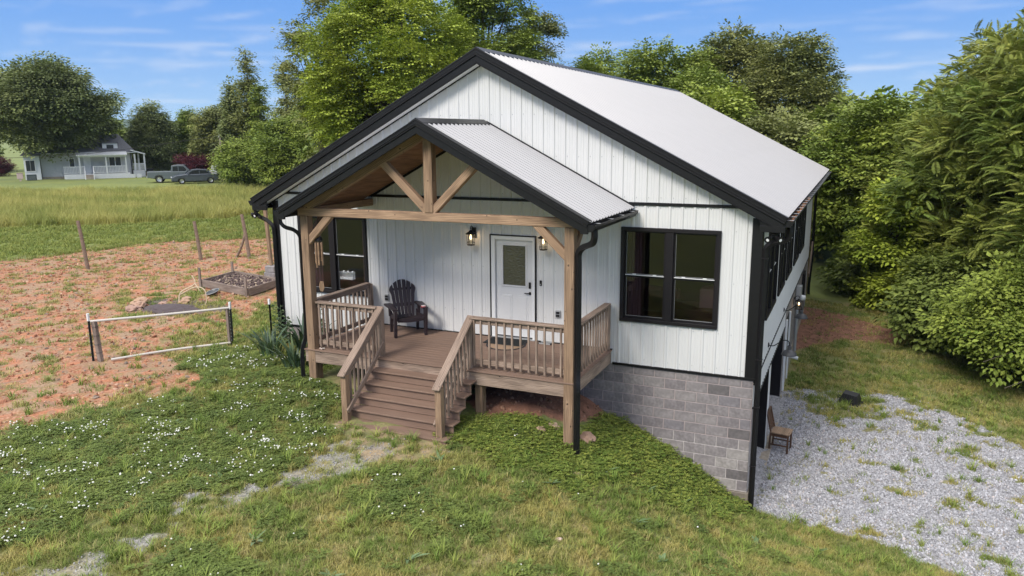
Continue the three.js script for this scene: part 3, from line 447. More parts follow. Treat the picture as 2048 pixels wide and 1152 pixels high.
// ------------------------------------------------------------------ the front porch
const YD = 2.49, ZD = 2.30, DX0 = -8.33, DX1 = -2.66, ZP = 2.2;
const porch = thing('front_porch', 'timber front porch with gabled metal roof, railings and wide steps', 'porch');
{
  const deck = grp('deck', porch); // boards run along the house
  const nb = 16, bw = (ZD - 0.03) / nb;
  for (let i = 0; i < nb; i++) box('deck_board', deck, M.deck[Math.floor(rnd() * 3)], [DX0 + (i === nb - 1 ? 0 : 0.004), DX1 - (i === nb - 1 ? 0 : 0.004)], [YD - 0.026, YD - 0.0008 * rnd()], [0.032 + i * bw + 0.0025, 0.032 + (i + 1) * bw - 0.0025], 0.004);
  const fr = grp('deck_frame', porch);
  box('rim_joist', fr, M.rail, [DX0 + 0.03, -6.68], [2.225, YD - 0.028], [ZD - 0.065, ZD - 0.025]); box('rim_joist', fr, M.rail, [-6.679, -4.53], [2.225, YD - 0.028], [ZD - 0.067, ZD - 0.027]); box('rim_joist', fr, M.rail, [-4.529, DX1 - 0.03], [2.225, YD - 0.028], [ZD - 0.065, ZD - 0.025]);
  box('rim_joist', fr, M.rail, [DX1 - 0.066, DX1 - 0.026], [2.225, YD - 0.0285], [0.04, ZD - 0.069]); box('rim_joist', fr, M.rail, [DX0 + 0.026, DX0 + 0.066], [2.225, YD - 0.0285], [0.04, ZD - 0.069]);
  for (let i = 1; i < 14; i++) { const x = DX0 + 0.06 + i * 0.4; box('joist', fr, M.rail, [x - 0.02, x + 0.02], [2.25, YD - 0.03], [0.045, ZD - 0.07]); }
  for (const [x, z] of [[-8.14, 2.13], [-4.50, 2.13], [-6.6, 2.13], [-5.3, 0.6]]) box('pier', fr, M.post, [x - 0.075, x + 0.075], [1.2, 2.224], [z - 0.075, z + 0.075], 0.006);
  // roof posts, bottom chord, king post, struts, braces
  const fp = grp('post', porch); 
  const pl = box('post_timber', fp, M.post, [-8.235, -8.065], [1.5, 5.128], [2.115, 2.285], 0.008); box('post_timber', fp, M.post, [-2.845, -2.675], [0.9, 5.128], [2.115, 2.285], 0.008);
  const tr = grp('truss', porch);
  box('bottom_chord', tr, M.beam, [-8.29, -2.56], [5.13, 5.283], [2.13, 2.275], 0.008);
  box('king_post', tr, M.post, [-5.475, -5.305], [5.284, 6.62], [2.118, 2.288], 0.008);
  bar('strut', tr, M.beam, [-5.44, 5.30, 2.2], [-6.40, 6.20, 2.2], 0.13, 0.135, 0.008); bar('strut', tr, M.beam, [-5.34, 5.30, 2.2], [-4.40, 6.20, 2.2], 0.13, 0.135, 0.008);
  bar('knee_brace', tr, M.beam, [-8.13, 4.60, 2.2], [-7.56, 5.17, 2.2], 0.11, 0.135, 0.008); bar('knee_brace', tr, M.beam, [-2.78, 4.60, 2.2], [-3.40, 5.19, 2.2], 0.11, 0.135, 0.008);
  for (const x of [-8.15, -2.76]) { box('side_beam', tr, M.post, [x - 0.07, x + 0.07], [5.135, 5.278], [0.03, 2.128], 0.008); bar('knee_brace', tr, M.post, [x, 4.62, 2.16], [x, 5.16, 1.6], 0.10, 0.13, 0.008); }
  // roof
  const XRp = -5.39, YRp = 6.87, hs = 3.06, a = Math.atan(SL), Lp = hs / Math.cos(a), ZFp = 2.62, rf = grp('porch_roof', porch);
  for (const s of [1, -1]) {
    const d = [s * Math.cos(a), -Math.sin(a)], n = [s * Math.sin(a), Math.cos(a)], P = (t, k, z) => [XRp + d[0] * t + n[0] * k, YRp + d[1] * t + n[1] * k, z], e = 0.0015 * (s + 1);
    const put = (u, t, dd) => P(t, dd, u);
    for (let z = 0.022; z < ZFp - 0.02; z += PITCH * 3) part('roof_panel', ribbed2(z, Math.min(ZFp, z + PITCH * 3), () => 0.02, () => Lp + 0.03, put), M.roof, rf);
    // screw heads in rows
    for (const t of [0.62, 1.35, 2.1, 2.85, 3.25]) for (let k = 0; k < 22; k++) { const z = 0.10 + k * 0.16; if (z > ZFp - 0.05) break; const q = part('screw', screwGeo, M.galv, rf); q.position.set(...P(t + 0.006 * rnd(), 0.004, z + 0.03)); q.rotation.z = -s * a; }
    // sheathing boards under the metal, seen from below
    const nb = 14, w = Lp / nb; for (let i = 0; i < nb; i++) bar('sheathing', rf, M.ply[Math.floor(rnd() * 3)], P((i + 0.5) * w, -0.045, 0.045), P((i + 0.5) * w, -0.045, ZFp - 0.08), w - 0.004, 0.06, 0.003, V(n[0], n[1], 0));
    for (const z of [2.2]) bar('rafter', rf, M.post, P(0.06, -0.155, z), P(Lp - 0.28, -0.155, z), 0.14, 0.16, 0.008, V(n[0], n[1], 0));
    const rk = (name, k, w2, h, z, m, t0, t1 = Lp + 0.02) => bar(name, rf, m, P(t0, k, z), P(t1, k, z), w2, h, 0.006, V(n[0], n[1], 0));
    rk('rake_trim', 0.012, 0.15, 0.03, ZFp - 0.05 + e, M.blackTrim, -0.01); rk('rake_trim', -0.03, 0.03, 0.05, ZFp + 0.012 + e, M.blackTrim, 0.0); rk('rake_trim', -0.07, 0.045, 0.026, ZFp + 0.006 + e, M.black, 0.02); rk('rake_board', -0.138, 0.04, 0.11, ZFp - 0.012 + e, M.blackTrim, 0.05); 
    rk('side_flashing', 0.022, 0.05, 0.05, 0.027, M.blackTrim, 0.05); rk('wall_channel', -0.10, 0.02, 0.05, 0.03, M.black, 0.1, Lp - 0.3);
    const xe = XRp + s * hs, rng = (p, q) => s > 0 ? [xe + p, xe + q] : [xe - q, xe - p], ye = YRp - SL * hs;
    box('fascia', rf, M.blackTrim, rng(-0.035, -0.004), [ye - 0.17, ye - 0.015], [0.04, ZFp - 0.035]);
    box('eave_end', rf, M.blackTrim, rng(-0.13, 0.0), [ye - 0.19, ye - 0.02], [ZFp - 0.034, ZFp + 0.012]);
    const gut = part('gutter', gutterGeo(ZFp - 0.06, s), M.blackTrim, rf); gut.position.set(xe + s * 0.002, ye - 0.155, 0.06);
    for (const z of [0.25, 0.95, 1.6, 2.3]) { const h = part('hanger', cbox(0.115, 0.008, 0.024, 0.002, 0), M.galv, rf); h.position.set(xe + s * 0.062, ye - 0.05, z); }
  }
  const cap = [[-0.15, -0.15 * SL - 0.004], [-0.145, -0.145 * SL + 0.026], [0, 0.034], [0.145, -0.145 * SL + 0.026], [0.15, -0.15 * SL - 0.004], [0, 0.022]];
  part('ridge_cap', metreUV(extrude(shapeOf(cap), ZFp + 0.015 - 0.03)), M.blackTrim, rf).position.set(XRp, YRp + 0.012, 0.03);
  downspout(porch, [[-2.26, 5.15, 2.50], [-2.26, 5.02, 2.50], [-2.30, 4.93, 2.46], [-2.52, 4.82, 2.32], [-2.60, 4.72, 2.26], [-2.605, 4.5, 2.25], [-2.605, 3.6, 2.25], [-2.605, 2.78, 2.25], [-2.60, 2.62, 2.28], [-2.57, 2.42, 2.36], [-2.57, 2.2, 2.36], [-2.57, 1.6, 2.36], [-2.57, 1.0, 2.36]], 0.056);
  downspout(porch, [[-8.52, 5.15, 2.50], [-8.52, 5.02, 2.50], [-8.47, 4.93, 2.46], [-8.36, 4.85, 2.32], [-8.30, 4.74, 2.24], [-8.295, 4.5, 2.22], [-8.295, 3.6, 2.22], [-8.31, 2.7, 2.24], [-8.35, 2.5, 2.29], [-8.36, 2.3, 2.31], [-8.36, 1.6, 2.31]], 0.05);
  // railings
  const rails = (name, a, b, ax, out) => { // cap, sub rail, bottom rail, balusters on the outer face
    const g = grp(name, porch), L = Math.hypot(b[0] - a[0], b[1] - a[1]), dx = (b[0] - a[0]) / L, dz = (b[1] - a[1]) / L, ox = out[0], oz = out[1];
    const at = (t, y, k) => [a[0] + dx * t + ox * k, y, a[1] + dz * t + oz * k];
    bar('rail_cap', g, M.rail, at(0, 3.425, 0.01), at(L, 3.425, 0.01), 0.135, 0.036, 0.006);
    bar('top_rail', g, M.rail, at(0, 3.36, 0), at(L, 3.36, 0), 0.04, 0.09); bar('bottom_rail', g, M.rail, at(0, 2.62, 0), at(L, 2.62, 0), 0.04, 0.09);
    const n = Math.round(L / 0.148); for (let i = 0; i < n; i++) { const t = (i + 0.5) * L / n + 0.012 * (rnd() - 0.5); bar('baluster', g, M.rail, at(t, 2.53 + 0.02 * rnd(), 0.039), at(t + 0.012 * (rnd() - 0.5), 3.395, 0.039), 0.034, 0.034, 0.003, V(dx, 0, dz)); }
    return g;
  };
  rails('railing', [-8.06, 2.13], [-6.655, 2.13], 0, [0, 1]); rails('railing', [-4.675, 2.13], [-2.85, 2.13], 0, [0, 1]);
  rails('railing', [-2.745, 2.10], [-2.745, 0.15], 1, [1, 0]); rails('railing', [-8.21, 2.10], [-8.21, 0.15], 1, [-1, 0]);
  for (const x of [-2.745, -8.21]) box('wall_post', porch, M.rail, [x - 0.045, x + 0.045], [YD + 0.001, 3.405], [0.055, 0.145], 0.005);
  // stairs
  const st = grp('stairs', porch), sx0 = -6.72, sx1 = -4.50, rise = 0.178, zn = [2.52, 2.745, 2.97, 3.195, 3.45];
  for (let k = 0; k < 5; k++) {
    const y = YD - rise * (k + 1), zb = k ? zn[k - 1] - 0.03 : ZD - 0.02;
    box('tread', st, M.deck[k % 3], [sx0, sx1], [y - 0.028, y], [zb - 0.02, zn[k]], 0.005);
    box('riser', st, M.deck[1], [sx0 + 0.02, sx1 - 0.02], [y + 0.001, y + rise - 0.03], [zb - 0.045, zb - 0.022], 0.003);
  }
  box('riser', st, M.deck[1], [sx0 + 0.02, sx1 - 0.02], [1.38, YD - rise * 5 - 0.029], [3.40, 3.43], 0.003);
  for (const x of [sx0 + 0.22, -5.6, sx1 - 0.24]) bar('stringer', st, M.rail, [x, 2.06, 2.26], [x, 1.28, 3.24], 0.04, 0.22);
  const newel = (x) => {
    box('newel_post', st, M.rail, [x - 0.055, x + 0.055], [YD - 0.1, 3.402], [2.075, 2.185], 0.006); box('newel_post', st, M.post, [x - 0.06, x + 0.06], [1.25, 2.47], [3.255, 3.375], 0.006);
  };
  for (const [x, inn] of [[-6.60, 1], [-4.68, -1]]) {
    newel(x); const p0 = [x, 3.43, 2.14], p1 = [x, 2.475, 3.40];
    bar('stair_cap', st, M.rail, [x, 3.445, 2.10], [x, 2.46, 3.44], 0.145, 0.04, 0.010);
    bar('stair_rail', st, M.rail, [x + inn * 0.035, 3.33, 2.15], [x + inn * 0.035, 2.43, 3.375], 0.036, 0.14, 0.005);
    bar('stair_base_rail', st, M.rail, [x + inn * 0.078, 2.76, 2.15], [x + inn * 0.078, 1.80, 3.37], 0.036, 0.09, 0.005);
    for (let i = 0; i < 8; i++) { const t = (i + 0.7) / 8.6, z = lerp(2.18, 3.26, t), yt = lerp(3.31, 2.49, t), yb = yt - 0.80 + 0.02 * rnd(); bar('baluster', st, M.rail, [x - inn * 0.006, yb, z], [x - inn * 0.006, yt + 0.03, z], 0.034, 0.034, 0.003, V(0, 0, 1)); }
  }
}
function ribbed2(z0, z1, v0, v1, put) { // corrugated porch sheet: a rib every half pitch
  const U = [], h = 0.16; for (let k = Math.floor(z0 / h) - 1; k < z1 / h + 1; k++) for (const f of [0, 0.14, 0.36, 0.5]) { const u = (k + f) * h; if (u > z0 && u < z1) U.push(u); } U.unshift(z0); U.push(z1); const pos = [], uv = [];
  const dep = (u) => { const t = ((u / h) % 1 + 1) % 1; return t < 0.14 ? 0.026 * t / 0.14 : t < 0.36 ? 0.026 : t < 0.5 ? 0.026 * (0.5 - t) / 0.14 : 0; };
  for (let i = 1; i < U.length; i++) { const a = U[i - 1], b = U[i], q = [[a, v0()], [b, v0()], [b, v1()], [a, v0()], [b, v1()], [a, v1()]]; for (const [u, v] of q) { pos.push(...put(u, v, dep(u))); uv.push(u, v); } }
  const g = new THREE.BufferGeometry(); g.setAttribute('position', new THREE.Float32BufferAttribute(pos, 3)); g.setAttribute('uv', new THREE.Float32BufferAttribute(uv, 2)); g.computeVertexNormals(); return g;
}
// ------------------------------------------------------------------ ground: what grows and lies where
const POLY = {
  clay: [[-27.5, 3], [-29.5, -3], [-28.5, -8.5], [-27.8, -11.6], [-24.2, -14.8], [-16.5, -14], [-15.0, -6], [-14.2, -3.4], [-13.4, -1.4], [-11.9, 0.4], [-12.6, 2.0], [-10.9, 2.4], [-9.9, 3.5], [-11.0, 4.3], [-11.3, 5.4], [-11.6, 6.6], [-13, 8.2], [-20, 9]],
  greenIn: [[-18.9, -1.9], [-18, -4.3], [-15.9, -3.1], [-14.9, -2.7], [-13.0, -0.9], [-13.7, -0.5], [-15.4, -0.6], [-16.5, -0.1]],
  straw: [[-13.0, 1.6], [-14.1, 0.0], [-13.2, -0.9], [-11.6, 0.7]],
  path: [[-6.15, 3.9], [-5.23, 3.75], [-5.34, 4.15], [-5.45, 4.96], [-5.62, 5.82], [-6.12, 6.3], [-6.57, 6.87], [-6.3, 8.6], [-7.4, 9.6], [-7.2, 8.87], [-6.68, 7.52], [-6.84, 6.51], [-6.42, 5.96], [-6.28, 5.12]],
  bare: [[-6.8, 3.5], [-4.6, 3.4], [-4.34, 3.61], [-4.71, 4.26], [-5.1, 4.52], [-5.9, 4.3]],
  cloverA: [[-12.6, 7.4], [-11.7, 6.5], [-11.1, 5.6], [-10.6, 4.6], [-9.35, 3.8], [-9.55, 2.8], [-8.7, 2.0], [-7.5, 2.1], [-6.9, 3.0], [-6.6, 4.1], [-6.3, 5.1], [-6.3, 5.7], [-6.9, 6.7], [-7.5, 7.7], [-8.0, 8.7], [-9, 9.8], [-12.5, 9.5]],
  cloverB: [[-5.1, 5.2], [-4.8, 4.3], [-3.9, 4.9], [-3.0, 5.5], [-3.3, 5.95], [-4.2, 5.85]],
  cloverC: [[-6.1, 7.7], [-5.5, 7.4], [-4.6, 7.8], [-5.8, 8.7]],
  cloverD: [[-11.6, 0.9], [-9.66, 1.4], [-8.4, 2.3], [-9.1, 2.7], [-10.2, 3.0], [-11.3, 2.8], [-11.8, 1.9]],
  lush: [[-4.8, 2.5], [-3.33, 1.5], [-2.9, 0.8], [-2.7, -0.3], [-1.6, -0.4], [-0.3, -0.4], [0.0, 0.35], [-0.7, 2.1], [-1.78, 2.6], [-2.4, 3.3], [-3.64, 3.5], [-4.5, 3.2]],
  gravel: [[-0.5, -0.2], [0.2, 0.0], [1.17, -0.05], [1.76, 0.1], [2.4, 0.3], [2.9, 0.8], [3.3, 1.05], [4.4, 1.5], [8, 2], [9, -2], [5.6, -4.9], [4.6, -6.5], [3.5, -7.9], [2.44, -8.1], [1.2, -7.7], [0.4, -7.4], [-0.5, -6.4]],
  gravelGrass: [[0.3, -6.9], [1.44, -7.9], [2.5, -7.6], [2.3, -6.1], [1.3, -5.8], [0.5, -6.1]],
  redDirt: [[-0.2, -15.5], [1.5, -15.2], [3.4, -13.8], [2.7, -12.4], [1.46, -12.4], [0.1, -10.5], [-0.2, -10]],
  deckDirt: [[-5.2, 0], [-5.0, 1.8], [-4.4, 2.2], [-3.7, 1.85], [-2.95, 1.3], [-2.7, 0.3], [-2.85, -0.3]],
};
const inside = (P, x, z) => { let c = false; for (let i = 0, j = P.length - 1; i < P.length; j = i++) { const [a, b] = P[i], [d, e] = P[j]; if ((b > z) !== (e > z) && x < (d - a) * (z - b) / (e - b) + a) c = !c; } return c; };
const NX0 = -30, NX1 = 9, NZ0 = -17, NZ1 = 12, CELL = 0.05, NW = Math.round((NX1 - NX0) / CELL), NH = Math.round((NZ1 - NZ0) / CELL);
const KEYS = ['clay', 'gravel', 'path', 'bare', 'clover', 'lush', 'straw', 'dirt', 'dug'];
const ZG = Object.fromEntries(KEYS.map(k => [k, new Float32Array(NW * NH)]));
for (let j = 0; j < NH; j++) for (let i = 0; i < NW; i++) {
  const x = NX0 + (i + 0.5) * CELL, z = NZ0 + (j + 0.5) * CELL, k = j * NW + i;
  const wx = x + 0.55 * fbm(x * 0.8, z * 0.8, 4) + 0.12 * n2b(x * 5, z * 5), wz = z + 0.55 * fbm(x * 0.8 + 40, z * 0.8, 4) + 0.12 * n2b(x * 5 + 9, z * 5);
  const sx = x + 0.16 * fbm(x * 2, z * 2, 3), sz = z + 0.16 * fbm(x * 2 + 30, z * 2, 3), f = fbm(x * 1.1 + 5, z * 1.1, 4), g = fbm(x * 2.4 - 8, z * 2.4, 3);
  const on = (p, a = wx, b = wz) => inside(POLY[p], a, b) ? 1 : 0;
  let clay = on('clay'); const gi = on('greenIn'); if (gi) clay *= f > -0.05 ? 0 : 1; if (clay && f + 0.5 * g > 0.31) clay = 0.25;
  ZG.straw[k] = on('straw') || (clay === 0.25 ? 0.6 : 0) || (f < -0.22 ? 0.7 : 0);
  if (on('straw') && g > -0.2) clay *= 0.2;
  ZG.clay[k] = clay; ZG.gravel[k] = on('gravel', sx, sz) * (on('gravelGrass') && f > -0.25 ? 0.15 : 1) * (x > 1.2 && (fbm(x * 0.9 + 17, z * 0.9 - 4, 3) > 0.47 + 0.03 * z) ? 0.1 : 1);
  ZG.path[k] = on('path', wx, wz) * (g + 0.7 * f > 0.34 + (z > 6.4 ? -0.15 : 0) ? 0 : 1); ZG.bare[k] = on('bare', sx, sz) * (f > 0.3 ? 0.2 : 1);
  ZG.clover[k] = Math.max(on('cloverA') * (f + 0.5 * g > -0.12 ? 1 : 0.12), on('cloverB') * (g > -0.15 ? 0.9 : 0.1), on('cloverC') * 0.9, on('cloverD') * (g > -0.25 ? 0.8 : 0), x > -6 && x < 1.5 && z > 2.2 && fbm(x * 0.9 + 60, z * 0.9, 3) > 0.30 ? 0.55 : 0);
  ZG.lush[k] = on('lush') * (g > -0.3 ? 1 : 0.3); ZG.dirt[k] = Math.max(on('deckDirt', sx, sz), on('redDirt', sx, sz)); ZG.dug[k] = Math.hypot((x + 16.4) / 1.7, (z + 1.9) / 0.9) < 1 + 0.4 * g ? 1 : 0;
  if (ZG.clover[k] > 0.5 || ZG.lush[k]) ZG.clay[k] = 0; if (ZG.path[k] || ZG.bare[k] > 0.5) ZG.clover[k] *= 0.05;
  if (ZG.gravel[k] > 0.5) { ZG.lush[k] = 0; ZG.clover[k] = 0; }
}
function zone(key, x, z) { const i = Math.floor((x - NX0) / CELL), j = Math.floor((z - NZ0) / CELL); return i < 0 || j < 0 || i >= NW || j >= NH ? 0 : ZG[key][j * NW + i]; }
function zoneSoft(key, x, z) { // bilinear
  const u = clamp((x - NX0) / CELL - 0.5, 0, NW - 1.001), v = clamp((z - NZ0) / CELL - 0.5, 0, NH - 1.001), i = Math.floor(u), j = Math.floor(v), a = u - i, b = v - j, A = ZG[key], k = j * NW + i;
  return (A[k] * (1 - a) + A[k + 1] * a) * (1 - b) + (A[k + NW] * (1 - a) + A[k + NW + 1] * a) * b;
}
const MEADOW = [[-60, -3], [-40.7, -13], [-35, -17.2], [-32.8, -22.8], [-26, -27], [-14, -30], [-24, -44], [-38, -41], [-50.4, -38], [-63.3, -31], [-90, -24], [-100, -6]];
const inMeadow = (x, z) => inside(MEADOW, x + 1.5 * fbm(x * 0.15, z * 0.15, 2), z + 1.5 * fbm(x * 0.15 + 8, z * 0.15, 2));
{
  const TW = 2048, TH = 1536, near = tex(TW, TH, () => [0, 0, 0]), d = near.image.data, c = [0, 0, 0], C = (r, g, b, w) => { c[0] = lerp(c[0], r, w); c[1] = lerp(c[1], g, w); c[2] = lerp(c[2], b, w); };
  const enc = (v) => 255 * (v <= 0.0031308 ? 12.92 * v : 1.055 * Math.pow(v, 1 / 2.4) - 0.055);
  for (let j = 0; j < TH; j++) for (let i = 0; i < TW; i++) {
    const x = lerp(NX0, NX1, (i + 0.5) / TW), z = lerp(NZ0, NZ1, (j + 0.5) / TH), k = (j * TW + i) * 4;
    const a = n2(x * 0.9, z * 0.9), b = n2b(x * 3.3, z * 3.3), e = n2(x * 13, z * 13), s = rnd() - 0.5;
    c[0] = 0.21; c[1] = 0.195; c[2] = 0.08; C(0.135, 0.160, 0.048, clamp(0.5 + 0.8 * a)); C(0.27, 0.215, 0.105, clamp(-0.1 + 0.6 * b - 0.4 * a + 0.5 * zoneSoft('straw', x, z)));
    const w = zoneSoft('clay', x, z); if (w > 0) { const t = clamp(0.5 + 0.6 * a + 0.3 * b); C(lerp(0.30, 0.37, t), lerp(0.112, 0.172, t), lerp(0.056, 0.098, t), clamp(w * (0.85 + 0.35 * b))); if (e > 0.45) C(0.47, 0.31, 0.22, w * 0.5); if (n2b(x * 1.3 + 4, z * 1.3) > 0.45) C(0.44, 0.17, 0.085, w * 0.6); if (n2(x * 2.1 - 7, z * 2.1) > 0.5) C(0.23, 0.17, 0.12, w * 0.5); C(0.31, 0.215, 0.135, w * 0.75 * sstep(0.0, 0.4, fbm(x * 0.55 + 21, z * 0.55 + 4, 4))); }
    const gr = zoneSoft('gravel', x, z); if (gr > 0) { const v = 0.29 + 0.05 * b + 0.15 * s + 0.04 * e; C(v, v * 0.985, v * 1.03, clamp(gr * 1.1)); }
    const pa = zoneSoft('path', x, z); if (pa > 0) { const v = 0.29 + 0.06 * b + 0.14 * s; C(v, v * 0.95, v * 0.90, pa * clamp(0.75 + 0.5 * a)); }
    const ba = zoneSoft('bare', x, z); if (ba > 0) C(0.31 + 0.05 * b, 0.225 + 0.04 * b, 0.135 + 0.02 * b, ba * clamp(0.6 + 0.5 * b));
    const lu = zoneSoft('lush', x, z); if (lu > 0) C(0.10, 0.135, 0.035, lu * 0.8); const cl = zoneSoft('clover', x, z); if (cl > 0) C(0.105, 0.130, 0.04, clamp(cl) * 0.7);
    const di = zoneSoft('dirt', x, z); if (di > 0) C(0.235 + 0.06 * b, 0.115 + 0.03 * b, 0.075 + 0.02 * b, di); const du = zoneSoft('dug', x, z); if (du > 0) C(0.10 + 0.03 * b, 0.075 + 0.02 * b, 0.075 + 0.02 * b, du * 0.85);
    const m = 1 + 0.16 * e + 0.22 * s; d[k] = clamp(enc(c[0] * m), 0, 255); d[k + 1] = clamp(enc(c[1] * m), 0, 255); d[k + 2] = clamp(enc(c[2] * m), 0, 255);
  }
  near.wrapS = near.wrapT = THREE.ClampToEdgeWrapping; near.needsUpdate = true;
  const FX0 = -130, FX1 = 60, FZ0 = -130, FZ1 = 40;
  const far = tex(1024, 1024, (u, v) => {
    const x = lerp(FX0, FX1, u), z = lerp(FZ0, FZ1, v), a = fbm(x * 0.12, z * 0.12, 4), b = n2b(x * 0.9, z * 0.9);
    let q = inMeadow(x, z) ? [0.27 + 0.05 * a, 0.26 + 0.04 * a, 0.085] : [0.175 + 0.05 * a + 0.02 * b, 0.205 + 0.04 * a + 0.02 * b, 0.055];
    if (inside(POLY.clay, x, z)) q = [0.42, 0.22, 0.14]; return q.map(v2 => enc(clamp(v2)) / 255);
  }); far.wrapS = far.wrapT = THREE.ClampToEdgeWrapping;
  const axis = (lo, hi, step, ext) => { const L = []; for (let v = lo; v <= hi + 1e-6; v += step) L.push(v); let s = step; for (let v = lo; v > -ext;) { s *= 1.18; v -= s; L.unshift(v); } s = step; for (let v = hi; v < ext;) { s *= 1.18; v += s; L.push(v); } return L; };
  const xs = axis(NX0, NX1, 0.15, 1800), zs = axis(NZ0, NZ1, 0.145, 1800), nx = xs.length, nz = zs.length, pos = new Float32Array(nx * nz * 3), uvA = new Float32Array(nx * nz * 2), uvB = new Float32Array(nx * nz * 2), near_ = [], far_ = [];
  for (let j = 0; j < nz; j++) for (let i = 0; i < nx; i++) { const k = j * nx + i; pos[k * 3] = xs[i]; pos[k * 3 + 1] = ground(xs[i], zs[j]); pos[k * 3 + 2] = zs[j]; uvA[k * 2] = (xs[i] - NX0) / (NX1 - NX0); uvA[k * 2 + 1] = (zs[j] - NZ0) / (NZ1 - NZ0); uvB[k * 2] = (xs[i] - FX0) / (FX1 - FX0); uvB[k * 2 + 1] = (zs[j] - FZ0) / (FZ1 - FZ0); }
  for (let j = 0; j < nz - 1; j++) for (let i = 0; i < nx - 1; i++) { const a = j * nx + i, L = xs[i] > NX0 - 1e-4 && xs[i + 1] < NX1 + 1e-4 && zs[j] > NZ0 - 1e-4 && zs[j + 1] < NZ1 + 1e-4 ? near_ : far_; L.push(a, a + nx, a + 1, a + 1, a + nx, a + nx + 1); }
  const g = new THREE.BufferGeometry(); g.setAttribute('position', new THREE.BufferAttribute(pos, 3)); g.setAttribute('uv', new THREE.BufferAttribute(uvA, 2)); g.setAttribute('uv1', new THREE.BufferAttribute(uvB, 2)); g.setIndex([...near_, ...far_]); g.addGroup(0, near_.length, 0); g.addGroup(near_.length, far_.length, 1); g.computeVertexNormals();
  far.channel = 1; const o = part('ground', g, [mat(lin(1, 1, 1), { map: near, roughness: 1 }), mat(lin(1, 1, 1), { map: far, roughness: 1 })], scene); o.userData.kind = 'structure'; o.userData.label = 'yard of red clay, lawn and grey gravel round the house'; o.userData.category = 'ground';
}
// ------------------------------------------------------------------ what grows on it
camera.updateMatrixWorld(true);
const view = new THREE.Matrix4().copy(camera.matrixWorld).invert(), vq = V(0, 0, 0), TY = Math.tan(20.51 * Math.PI / 180), TX = TY * 16 / 9;
const seen = (x, y, z, m = 1.25) => { vq.set(x, y, z).applyMatrix4(view); return vq.z < -0.5 && Math.abs(vq.x) < -vq.z * TX * m + 0.5 && vq.y < -vq.z * TY * m && vq.y > vq.z * TY * m - 0.3; };
const underHouse = (x, z) => x > -HW && x < 0.14 && z < 0.03 && z > -15.8;
const underPorch = (x, z) => x > -8.3 && x < -2.7 && z < 2.3 && z >= 0 || x > -6.75 && x < -4.48 && z < 3.46 && z >= 0;
function tuft(seed, blades, h0, h1, spread, width, lean, segs = 2) { // blades of grass fanning out of one root
  const r = mulberry(seed), pos = [], col = [];
  for (let b = 0; b < blades; b++) {
    const a = r() * 6.283, rr = spread * Math.sqrt(r()), x0 = Math.cos(a) * rr, z0 = Math.sin(a) * rr, dir = r() * 6.283, H = lerp(h0, h1, r()), ln = lean * (0.35 + r()) * H, w = width * (0.7 + 0.6 * r()), px = -Math.sin(dir), pz = Math.cos(dir), sh = 0.75 + 0.5 * r();
    const at = (t) => [x0 + Math.cos(dir) * ln * t * t, H * (t - 0.22 * lean * t * t), z0 + Math.sin(dir) * ln * t * t]; let prev = null;
    for (let s = 0; s <= segs; s++) { const t = s / segs, p = at(t), ww = w * (1 - t * t * 0.96), L = [p[0] - px * ww, p[1], p[2] - pz * ww], R = [p[0] + px * ww, p[1], p[2] + pz * ww]; if (prev) { pos.push(...prev[0], ...prev[1], ...R); if (s < segs) pos.push(...prev[0], ...R, ...L); for (let q = 0; q < (s < segs ? 6 : 3); q++) col.push(sh, sh, sh * 0.95); } prev = [L, R]; }
  }
  const g = new THREE.BufferGeometry(); g.setAttribute('position', new THREE.Float32BufferAttribute(pos, 3)); g.setAttribute('color', new THREE.Float32BufferAttribute(col, 3)); g.computeVertexNormals(); return g;
}
function leafPatch(seed, n, rad, hgt, size, three = true) { // little trifoliate leaves on stalks
  const r = mulberry(seed), pos = [], col = [];
  for (let b = 0; b < n; b++) {
    const a = r() * 6.283, rr = rad * Math.sqrt(r()), x = Math.cos(a) * rr, z = Math.sin(a) * rr, y = hgt * (0.35 + 0.65 * r()), yaw = r() * 6.283, s = size * (0.7 + 0.6 * r()), tilt = 0.5 * (r() - 0.3), sh = 0.7 + 0.6 * r();
    for (let q = 0; q < (three ? 3 : 1); q++) { const d = yaw + q * 2.094, cx = Math.cos(d), cz = Math.sin(d), ex = -cz, ez = cx, up = tilt * s * (q ? 1 : -1) + 0.25 * s; const P = [[x, y, z], [x + cx * s * 0.6 + ex * s * 0.46, y + up * 0.6 + 0.12 * s, z + cz * s * 0.6 + ez * s * 0.46], [x + cx * s * 1.08, y + up, z + cz * s * 1.08], [x + cx * s * 0.6 - ex * s * 0.46, y + up * 0.6 + 0.12 * s, z + cz * s * 0.6 - ez * s * 0.46]]; pos.push(...P[0], ...P[2], ...P[1], ...P[0], ...P[3], ...P[2]); for (let k = 0; k < 6; k++) col.push(sh, sh, sh); }
  }
  const g = new THREE.BufferGeometry(); g.setAttribute('position', new THREE.Float32BufferAttribute(pos, 3)); g.setAttribute('color', new THREE.Float32BufferAttribute(col, 3)); g.computeVertexNormals(); return g;
}
const leafMat = (o = {}) => phys(lin(1, 1, 1), { roughness: 0.75, transmission: 0.3, thickness: 0, specularIntensity: 0.3, vertexColors: true, ...o });
const grassMat = leafMat(), cloverMat = leafMat({ roughness: 0.7 });
